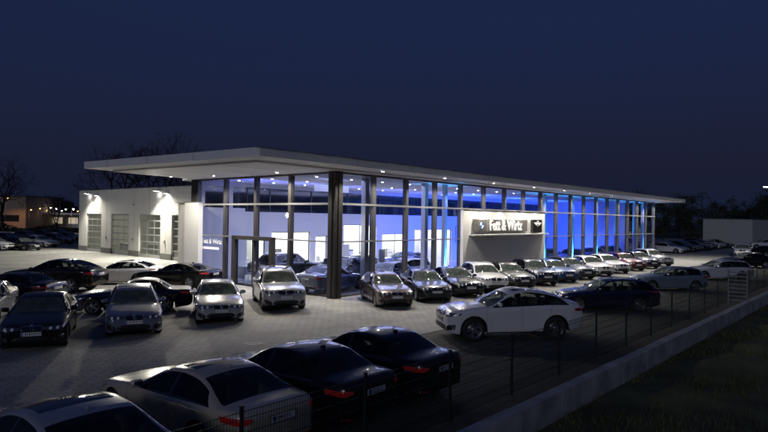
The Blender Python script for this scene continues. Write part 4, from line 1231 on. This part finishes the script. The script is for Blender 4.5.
# yard drains
def drain(s_, t_, label):
    d_ = site('drain_grate', s_, t_, 0.0); tag(d_, label, 'drain', 'square drains in the paving')
    b = MB(); b.box(-.25, -.25, .001, .25, -.22, .006); b.box(-.25, .22, .001, .25, .25, .006); b.box(-.25, -.22, .001, -.22, .22, .006); b.box(.22, -.22, .001, .25, .22, .006)
    for k in range(7): b.box(-.19 + k * .06, -.22, .001, -.165 + k * .06, .22, .005)
    b.build('grate', M_trim, d_)
drain(-9.5, -6.2, 'dark square drain in the paving before the silver saloon'); drain(1.5, -8.0, 'dark square drain in the paving before the brown hatchback'); drain(-13.0, 20.0, 'dark square drain on the bright yard before the workshop')
lamp_post(40.25, 61, 7.9, 'tall lamp post lighting the lot at the right edge', 2600, aim=R(180))

# ------------------------------------------------------------------ trees
def bare_tree(x, y, h, spread, seed, label, depth=6, lean=0.0, group=None):
    rr = random.Random(seed); root = empty('bare_tree', (x, y, GZ)); tag(root, label, 'tree', group)
    tb = MB(); cb = MB()
    def grow(p, d, L_, r, lv):
        n = 3 if lv < 2 else 2
        q = p; dd = d
        for i in range(n):
            dd = (dd + Vector((rr.uniform(-.16, .16), rr.uniform(-.16, .16), rr.uniform(-.04, .10)))).normalized()
            nq = q + dd * (L_ / n); r1 = r * (1 - .32 * (i + 1) / n)
            (tb if lv == 0 else cb).tube(q, nq, r * (1 - .32 * i / n), r1, 6 if lv < 2 else 3, cap=False); q = nq
        if lv >= depth: return
        kids = rr.choice((3, 4)) if lv < 3 else rr.choice((2, 3))
        for i in range(kids):
            a = 2 * math.pi * (i + rr.random() * .7) / kids; tilt = rr.uniform(.35, .85) * spread
            u = dd.orthogonal().normalized(); w_ = dd.cross(u)
            nd = (dd * math.cos(tilt) + (u * math.cos(a) + w_ * math.sin(a)) * math.sin(tilt)).normalized()
            grow(q if i else q, nd, L_ * rr.uniform(.62, .82), max(.012, r * .60), lv + 1)
    grow(Vector((0, 0, -.1)), Vector((lean, 0, 1)).normalized(), h * .27, h * .022, 0)
    tb.build('trunk', M_bark, root); cb.build('crown', M_bark, root)
    return root
bare_tree(-64.5, 102, 15.5, 1.05, 4, 'broad bare tree standing before the orange-lit hall at the far left', 7)
bare_tree(-57.0, 104, 9.0, 1.0, 9, 'small slender bare tree beside the broad bare tree at the far left')
bare_tree(-60, 128, 12, 1.0, 12, 'thin bare tree in front of the distant street lights')
bare_tree(-37.5, 86, 16.5, 1.05, 21, 'leftmost bare tree rising behind the workshop roof', 7)
bare_tree(-33.0, 85, 17.5, 1.05, 22, 'broadest bare tree rising behind the middle of the workshop roof', 7)
bare_tree(-29.0, 88, 14.5, 1.0, 23, 'lowest bare tree behind the right end of the workshop roof', 7)

def wood(name, label, x0, x1, y0, y1, h, n, seed, leaves, ls=1.0, ncl=9):
    rr = random.Random(seed); b = MB(); b.use(M_bark)
    crowns = []
    for i in range(n):
        x = rr.uniform(x0, x1); y = rr.uniform(y0, y1) + (x - x0) * .15; hh = h * rr.uniform(.62, 1.15)
        b.tube((x, y, GZ - .3), (x + rr.uniform(-.5, .5), y, hh * .8), .22, .06, 5, cap=False); crowns.append((x, y, hh))
        for q in range(14):
            z = hh * rr.uniform(.3, .85); a = rr.uniform(0, 6.28); l_ = hh * rr.uniform(.1, .28)
            b.tube((x, y, z), (x + l_ * math.cos(a), y + l_ * math.sin(a), z + l_ * rr.uniform(.4, 1.1)), .05, .015, 3, cap=False)
    b.use(M_leafdark)
    for (x, y, hh) in crowns:
        for cl in range(ncl):
            a = rr.uniform(0, 6.28); rad = hh * rr.uniform(0, .28); cz = hh * rr.uniform(.12, .92); cx, cy = x + rad * math.cos(a), y + rad * math.sin(a); cr = hh * rr.uniform(.07, .15)
            for q in range(leaves):
                v = Vector((rr.gauss(0, .5), rr.gauss(0, .5), rr.gauss(0, .45))) * cr; w_ = rr.uniform(.10, .24) * ls
                p = Vector((cx, cy, cz)) + v; d1 = Vector((rr.uniform(-1, 1), rr.uniform(-1, 1), rr.uniform(-1, 1))).normalized(); d2 = d1.orthogonal().normalized()
                b.face([p - d1 * w_, p + d2 * w_ * .7, p + d1 * w_])
    o = b.build(name); tag(o, label, 'woodland', kind='stuff'); return o
wood('woodland', 'dark wood of tall trees closing the view behind the white hall', 58, 260, 142, 190, 12.0, 170, 31, 60, 2.3, 12)
wood('woodland', 'dark line of distant trees far beyond the lot behind the street lights', -170, -40, 215, 250, 10.5, 90, 32, 45, 2.6, 11)
# dark hedge before the street at left
rr = random.Random(8); b = MB(); b.use(M_leafdark)
for _ in range(9000):
    x = rr.uniform(-100, -40); y = 108 + rr.uniform(-1, 1); z = GZ + rr.random() ** .8 * (2.2 + .35 * math.sin(x * .7) + .3 * math.sin(x * .23))
    p = Vector((x, y, z)); d1 = Vector((rr.uniform(-1, 1), rr.uniform(-1, 1), rr.uniform(-1, 1))).normalized(); d2 = d1.orthogonal().normalized(); w_ = rr.uniform(.12, .28)
    b.face([p - d1 * w_, p + d2 * w_, p + d1 * w_])
b.box(-100, 107.8, GZ - .1, -40, 108.3, 1.3)
o = b.build('hedge'); tag(o, 'low dark hedge between the far left parked cars and the street', 'hedge', kind='stuff')
g_ = empty('guard_rail', (-70, 101, 0)); tag(g_, 'thin steel guard rail beyond the far left parked cars', 'guard rail')
b = MB(); b.box(-30, -.03, .55, 22, .03, .82); b.build('beam', M_gal, g_)
for i in range(27): b = MB(); b.box(-30 + i * 2, .04, -.2, -29.9 + i * 2, .12, .85); b.build('post', M_gal, g_)
o = sheet('street', [(-200, 112), (-35, 112), (-35, 124), (-200, 124)], GZ + .1, M_asph)

# distant hall, filling station and lamps at the left
h_ = empty('far_hall', (-134, 180, 0)); tag(h_, 'low rendered hall lit orange by street lamps at the far left', 'building')
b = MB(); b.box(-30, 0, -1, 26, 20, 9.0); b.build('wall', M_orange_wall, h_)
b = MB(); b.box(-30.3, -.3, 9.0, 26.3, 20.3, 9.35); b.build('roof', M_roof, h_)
for x in (-22, -8, 6, 18): b = MB(); b.box(x, -.06, 1.5, x + 6, -.001, 3.4); b.build('window', M_darkwin, h_)
def street_lamp(px, z, y, label, m, c, pw, h=None):
    X_ = (px - 384) / 597 * y
    r_ = lamp_post(X_, y, z, label, pw, c, m, aim=R(90), group='distant street lamps at the far left', arm=.8)
    b = MB(); b.lathe([(.001, -.17), (.12, -.07), (.14, .03), (.06, .09), (.001, .10)], 10); o = b.build('lamp_globe', m, r_); o.location = (1.0, 0, z - .05)
    return r_
street_lamp(5, 8.3, 172, 'orange street lamp glowing against the orange-lit hall', M_lampo, (1, .45, .15), 800)
street_lamp(-14, 8.6, 165, 'orange street lamp at the left edge beside the hall', M_lampo, (1, .45, .15), 800)
street_lamp(38, 5.4, 165, 'orange street lamp right of the orange-lit hall', M_lampo, (1, .5, .2), 900)
street_lamp(54, 5.3, 150, 'dim white street lamp before the low lit building', M_lampw, (1, .95, .8), 700)
street_lamp(71, 5.2, 140, 'brightest white street lamp close to the workshop corner', M_lampc, (1, .95, .8), 1600)
for q, (px_, z_, y_, m_, lb_) in enumerate(((45, 4.9, 185, M_lampo, 'tiny orange street lamp, first of the small distant ones from the left'), (49, 5.9, 190, M_lampw, 'tiny warm white street lamp right beside a tiny orange one'), (60, 5.0, 188, M_lampw, 'tiny warm white street lamp over the right end of the lit canopy'), (64, 5.4, 175, M_lampc, 'tiny cool white street lamp left of the brightest lamp'), (29, 5.1, 178, M_lampo, 'tiny orange street lamp against the right end of the hall'), (76, 4.9, 180, M_lampo, 'tiny orange street lamp nearest to the workshop wall'))):
    street_lamp(px_, z_, y_, lb_, m_, (1, .8, .6), 0)
fs = empty('filling_station', (-99, 195, 0)); tag(fs, 'small pale lit flat building with a bright canopy behind the hedge', 'building')
b = MB(); b.box(-11, 0, -.5, 9, 7, 3.6); b.build('wall', M_inwall, fs)
b = MB(); b.box(-13, -6, 3.7, 10, 8, 4.3); b.build('canopy', M_white_wall, fs)
for x in (-9, -4, 1, 6): b = MB(); b.box(x, -.05, .8, x + 3, -.001, 2.8); b.build('window', mat('lit window', (.8, .75, .6), .5, emit=(1, .85, .6), estr=.3), fs)
for x in (-12, 9): b = MB(); b.box(x, -5.8, -.5, x + .3, -5.5, 3.7); b.build('post', M_gal, fs)

# ------------------------------------------------------------------ parked cars
def G(px, py, z=0.0):
    """ground point (world) under a reading taken from the photograph"""
    f = 596.97; ro = R(0.9); pi_ = R(0.26)
    U, V = px - 384, py - 216
    u = U * math.cos(ro) + V * math.sin(ro); v = -U * math.sin(ro) + V * math.cos(ro)
    d = (u, f * math.cos(pi_) + v * math.sin(pi_), f * math.sin(pi_) - v * math.cos(pi_))
    t = (z - CAM_H) / d[2]
    return (d[0] * t, d[1] * t)
FR = lambda kind: (get(kind).L / 2, 0)
def sheet_for(root, kind, label, side=-1): price_sheet(root, get(kind), label, side)

# row facing the camera, left part
GA = 'cars parked facing the camera on the left'
rowA = [('sedan', G(31, 352), -67, 'black', 'black saloon facing the camera at the left edge with a white plate', 'white price sheet behind the windscreen of the black saloon at the left edge'),
        ('estate', G(134, 338), -67, 'bluegrey', 'blue-grey estate with roof rails, between the black and the silver saloon', 'white price sheet in the blue-grey estate with roof rails'),
        ('sedan', G(221, 325), -71, 'silver', 'silver saloon facing the camera alone on the bright paving', 'white price sheet in the silver saloon on the bright paving'),
        ('suv', G(286, 312), -71, 'silver', 'silver sport utility vehicle with dark cladding before the showroom entrance', 'white price sheet in the silver sport utility vehicle by the entrance')]
for kd, p, ph, c, lb, pl in rowA:
    r_ = car(kd, p, ph, c, lb, group=GA, anchor=FR(kd)); sheet_for(r_, kd, pl, 1)
# row along the long glass side
GB = 'cars parked in the row along the long glass side'
rowB = [('hatch', -.55, -4.65, 'brown', 'brown hatchback, nearest car of the row by the corner column'),
        ('sedan', 2.35, -4.75, 'darkgrey', 'dark grey saloon right beside the brown hatchback'),
        ('sedan', 5.2, -4.85, 'darkgrey', 'dark grey saloon standing left of the white crossover'),
        ('crossover', 8.0, -4.7, 'white', 'white crossover in front of the sign wall'),
        ('estate', 10.7, -5.0, 'grey', 'grey estate right of the white crossover'),
        ('crossover', 13.5, -5.1, 'navy', 'navy blue crossover below the lettered sign'),
        ('sedan', 16.4, -5.2, 'midblue', 'mid blue saloon right of the navy crossover'),
        ('estate', 19.4, -5.2, 'grey', 'grey estate right of the mid blue saloon'),
        ('sedan', 23.0, -5.1, 'white', 'white saloon, left one of the two white saloons'),
        ('sedan', 26.6, -5.1, 'white', 'white saloon, right one of the two white saloons'),
        ('hatch', 30.2, -5.1, 'red', 'dark red hatchback right of the two white saloons'),
        ('sedan', 33.9, -5.2, 'navy', 'navy saloon between the dark red hatchback and the silver crossover'),
        ('crossover', 37.8, -5.2, 'silver', 'silver crossover at the far end of the row along the glass')]
for i, (kd, s_, t_, c, lb) in enumerate(rowB):
    r_ = car(kd, B(s_, t_), -77 + (1.5, -1, 2, -2, .5, -1.5, 1, 2.5, -.5, 1.5, -2, 0, 2)[i], c, lb, group=GB, anchor=FR(kd), maxlvl=3 if i < 6 else 2.5)
    if i < 9: sheet_for(r_, kd, 'white price sheet inside the ' + ('brown hatchback by the corner column', 'dark grey saloon beside the brown hatchback', 'dark grey saloon beside the white crossover', 'white crossover before the sign wall', 'grey estate beside the white crossover', 'navy crossover below the sign', 'mid blue saloon beside the navy crossover', 'grey estate beside the mid blue saloon', 'left one of the two white saloons')[i], 1)
# second row, seen from the side
GC = 'cars parked sideways near the fence'
SIDE = lambda kind, k=1: (0, get(kind).W * k)
car('suv_coupe', G(519, 341), 190.5, 'white', 'white coupe-shaped sport utility vehicle seen from its side', group=GC, anchor=SIDE('suv_coupe'))
car('estate', G(612, 312), 182, 'navy', 'navy blue estate seen from its side behind the white sport utility vehicle', group=GC, anchor=SIDE('estate'))
car('hatch', G(675, 291.5), 184, 'iceblue', 'pale ice-blue hatchback seen from its side', group=GC, anchor=SIDE('hatch'))
car('estate', G(725, 280.5), 184, 'pearl', 'pearl white estate seen from its side near the right edge', group=GC, anchor=SIDE('estate'))
car('sedan', G(752, 268), 178, 'black', 'black saloon behind the pearl white estate at the right edge', group=GC, anchor=SIDE('sedan'), maxlvl=2.5)
car('suv', G(742, 256.5), -120, 'white', 'white sport utility vehicle showing its rear near the right edge', group=GC, anchor=(0, 0), maxlvl=2)
car('estate', G(764, 257), 100, 'black', 'black estate at the right edge beside the white sport utility vehicle', group=GC, anchor=(0, 0), maxlvl=2)
car('suv', G(764, 249), 170, 'white', 'white sport utility vehicle far back at the right edge before the hall', group=GC, anchor=(0, 0), maxlvl=1.5)

# foreground cars seen from behind
GD = 'cars in the foreground with their tails to the fence'
PH = 141
def tail_at(kind, px, py, z, colour, label, lx, ly, lit=True, ph=PH):
    x, y = G(px, py, z); return car(kind, (x, y), ph, colour, label, group=GD, anchor=(lx, ly), glow_tail=lit)  # lit: tail lamps get the painted-in reflected glow
kc = get('coupe'); ks = get('sedan')
tail_at('coupe', 240, 421, .85, 'champagne', 'champagne silver coupe in the foreground with a dark panel in its roof', -kc.L / 2 + .16, .72)
tail_at('sedan', 343, 393, .87, 'black', 'glossy black saloon between the champagne coupe and another black saloon', -ks.L / 2 + .16, .72)
tail_at('sedan', 420, 369, .87, 'black', 'glossy black saloon, rightmost of the foreground cars', -ks.L / 2 + .16, .72)
KINDS_S = get('sedan_sunroof')
tail_at('sedan_sunroof', 87, 404, 1.42, 'silver', 'silver saloon with sunroof cut off by the bottom left corner', KINDS_S.L / 2 - 3.2, 0)

# left middle group
GE = 'cars parked on the left before the workshop'
car('suv_coupe', G(44, 293), 176, 'black', 'black coupe-shaped sport utility vehicle seen from its side at the left', group=GE, anchor=SIDE('suv_coupe'))
car('gran_coupe', G(115, 285), 178, 'white', 'white four-door coupe in front of the workshop doors', group=GE, anchor=SIDE('gran_coupe'))
car('gran_coupe', G(168, 288), 163, 'black', 'black four-door coupe by the white portal wall showing its tail lamp', group=GE, anchor=SIDE('gran_coupe'), glow_tail=True)
kv = get('convertible')
car('convertible', G(92, 315), 198, 'navy', 'navy convertible with a black soft top behind the blue-grey estate', group=GE, anchor=(kv.L / 2 - kv.uf, kv.W), glow_tail=True)
car('sedan', (-16.6, 26.6), 172, 'black', 'black saloon cut off by the left edge, behind the black saloon that faces the camera', group=GE)
car('sedan', (-15.2, 22.6), -70, 'silver', 'silver saloon mostly out of view at the left edge', group=GE)
# far left rows
GF = 'cars parked far back on the left'
car('sedan', G(-6, 250), -15, 'white', 'white saloon tail cut by the left edge, far back', group=GF, maxlvl=2)
far = [('sedan', 22, 250.0, 'black', 'black saloon, front one of the far left cars'), ('sedan', 40, 247.0, 'white', 'white saloon just behind the far left black saloon'),
       ('estate', 57, 244.0, 'darkgrey', 'dark grey estate right of the far left white saloon'), ('hatch', 69, 241.8, 'grey', 'grey hatchback closest to the workshop corner among the far left cars'),
       ('sedan', 8, 243.0, 'navy', 'navy saloon behind the far left black saloon'), ('estate', 28, 240.5, 'grey', 'grey estate in the second far left row'),
       ('hatch', 45, 238.5, 'black', 'black hatchback in the second far left row'), ('sedan', 60, 237.2, 'darkgrey', 'dark grey saloon at the right end of the second far left row')]
for kd, px, py, c, lb in far: car(kd, G(px, py), -22, c, lb, group=GF, maxlvl=1.5)
# far right rows
ORD = ['first', 'second', 'third', 'fourth', 'fifth', 'sixth', 'seventh', 'eighth', 'ninth', 'tenth', 'eleventh', 'twelfth', 'thirteenth', 'fourteenth']
NAMEC = dict(white='white', grey='grey', darkgrey='dark grey', black='black', silver='silver', navy='navy', midblue='mid blue', pearl='pearl white', bluegrey='blue-grey', brown='brown', red='dark red', champagne='champagne', iceblue='ice-blue')
KN = dict(sedan='saloon', estate='estate', hatch='hatchback', crossover='crossover', suv='sport utility vehicle', gran_coupe='four-door coupe', coupe='coupe')
ff = ['white', 'silver', 'darkgrey', 'black', 'grey', 'black', 'navy', 'darkgrey', 'silver', 'white', 'black', 'grey', 'darkgrey']
kk = ['sedan', 'estate', 'crossover', 'sedan', 'estate', 'hatch', 'sedan', 'suv', 'estate', 'sedan', 'hatch', 'sedan', 'estate']
for i in range(13):
    car(kk[i], B(65.8 + i * 2.55, .6 + .3 * math.sin(i * 2.1)), -47 + 1.5 * math.sin(i * 3.3), ff[i], '%s %s, %s from left, row before the white hall' % (NAMEC[ff[i]], KN[kk[i]], ORD[i]), group='cars in the long row before the white hall', anchor=FR(kk[i]), maxlvl=2 if i < 5 else 1.5)
f2 = ['black', 'navy', 'silver', 'black', 'grey', 'white', 'darkgrey', 'black', 'bluegrey', 'black']
k2 = ['sedan', 'hatch', 'estate', 'sedan', 'crossover', 'estate', 'sedan', 'hatch', 'estate', 'sedan']
for i in range(10):
    car(k2[i], B(57.0 + i * 2.9, 9.0), -47, f2[i], '%s %s, %s from left, rear row beyond the showroom' % (NAMEC[f2[i]], KN[k2[i]], ORD[i]), group='cars in the rear row past the showroom end', anchor=FR(k2[i]), maxlvl=1.5)
f3 = ['darkgrey', 'white', 'black', 'silver', 'navy', 'black', 'grey', 'white', 'black']
k3 = ['estate', 'sedan', 'crossover', 'sedan', 'hatch', 'estate', 'sedan', 'suv', 'sedan']
for i in range(9):
    car(k3[i], B(69.0 + i * 2.8, 15.5), -47, f3[i], '%s %s, %s from left, hindmost row at the wood' % (NAMEC[f3[i]], KN[k3[i]], ORD[i]), group='cars in the hindmost row at the wood', anchor=FR(k3[i]), maxlvl=1.5)
# cars inside the showroom
GI = 'cars on show inside the showroom'
YD = math.degrees(YAW)
ins = [('suv', 4.2, 8.6, 5, 'darkgrey', 'dark grey sport utility vehicle inside behind the entrance'), ('crossover', 5.6, 5.2, 200, 'black', 'black crossover inside the corner of the showroom'),
       ('sedan', 1.9, 2.2, 10, 'bluegrey', 'blue-grey saloon inside close to the gable glass'), ('sedan', 6.2, 1.9, 195, 'grey', 'grey saloon inside just right of the corner column'),
       ('sedan', 9.5, 7.6, 180, 'darkgrey', 'dark grey saloon inside before the bright office'), ('hatch', 9.4, 3.2, 170, 'white', 'white hatchback inside behind the row of parked cars'),
       ('coupe', 12.6, 5.6, 190, 'midblue', 'blue coupe inside near the indoor palm'), ('hatch', 15.5, 8.5, 150, 'midblue', 'blue hatchback inside behind the glowing blue column'),
       ('sedan', 25.4, 3.0, 185, 'white', 'white saloon inside right of the sign wall'), ('crossover', 29.6, 3.6, 175, 'silver', 'silver crossover inside among the blue columns'),
       ('sedan', 34.2, 2.6, 185, 'red', 'red saloon inside glowing magenta in the blue light'), ('coupe', 39.5, 2.8, 180, 'red', 'red coupe inside near the far blue columns'),
       ('estate', 44.5, 3.2, 170, 'grey', 'grey estate inside close to the far gable')]
for kd, s_, t_, rot, c, lb in ins:
    x, y = B(s_, t_); car(kd, (x, y, .03), YD + rot, c, lb, group=GI, maxlvl=2.5)
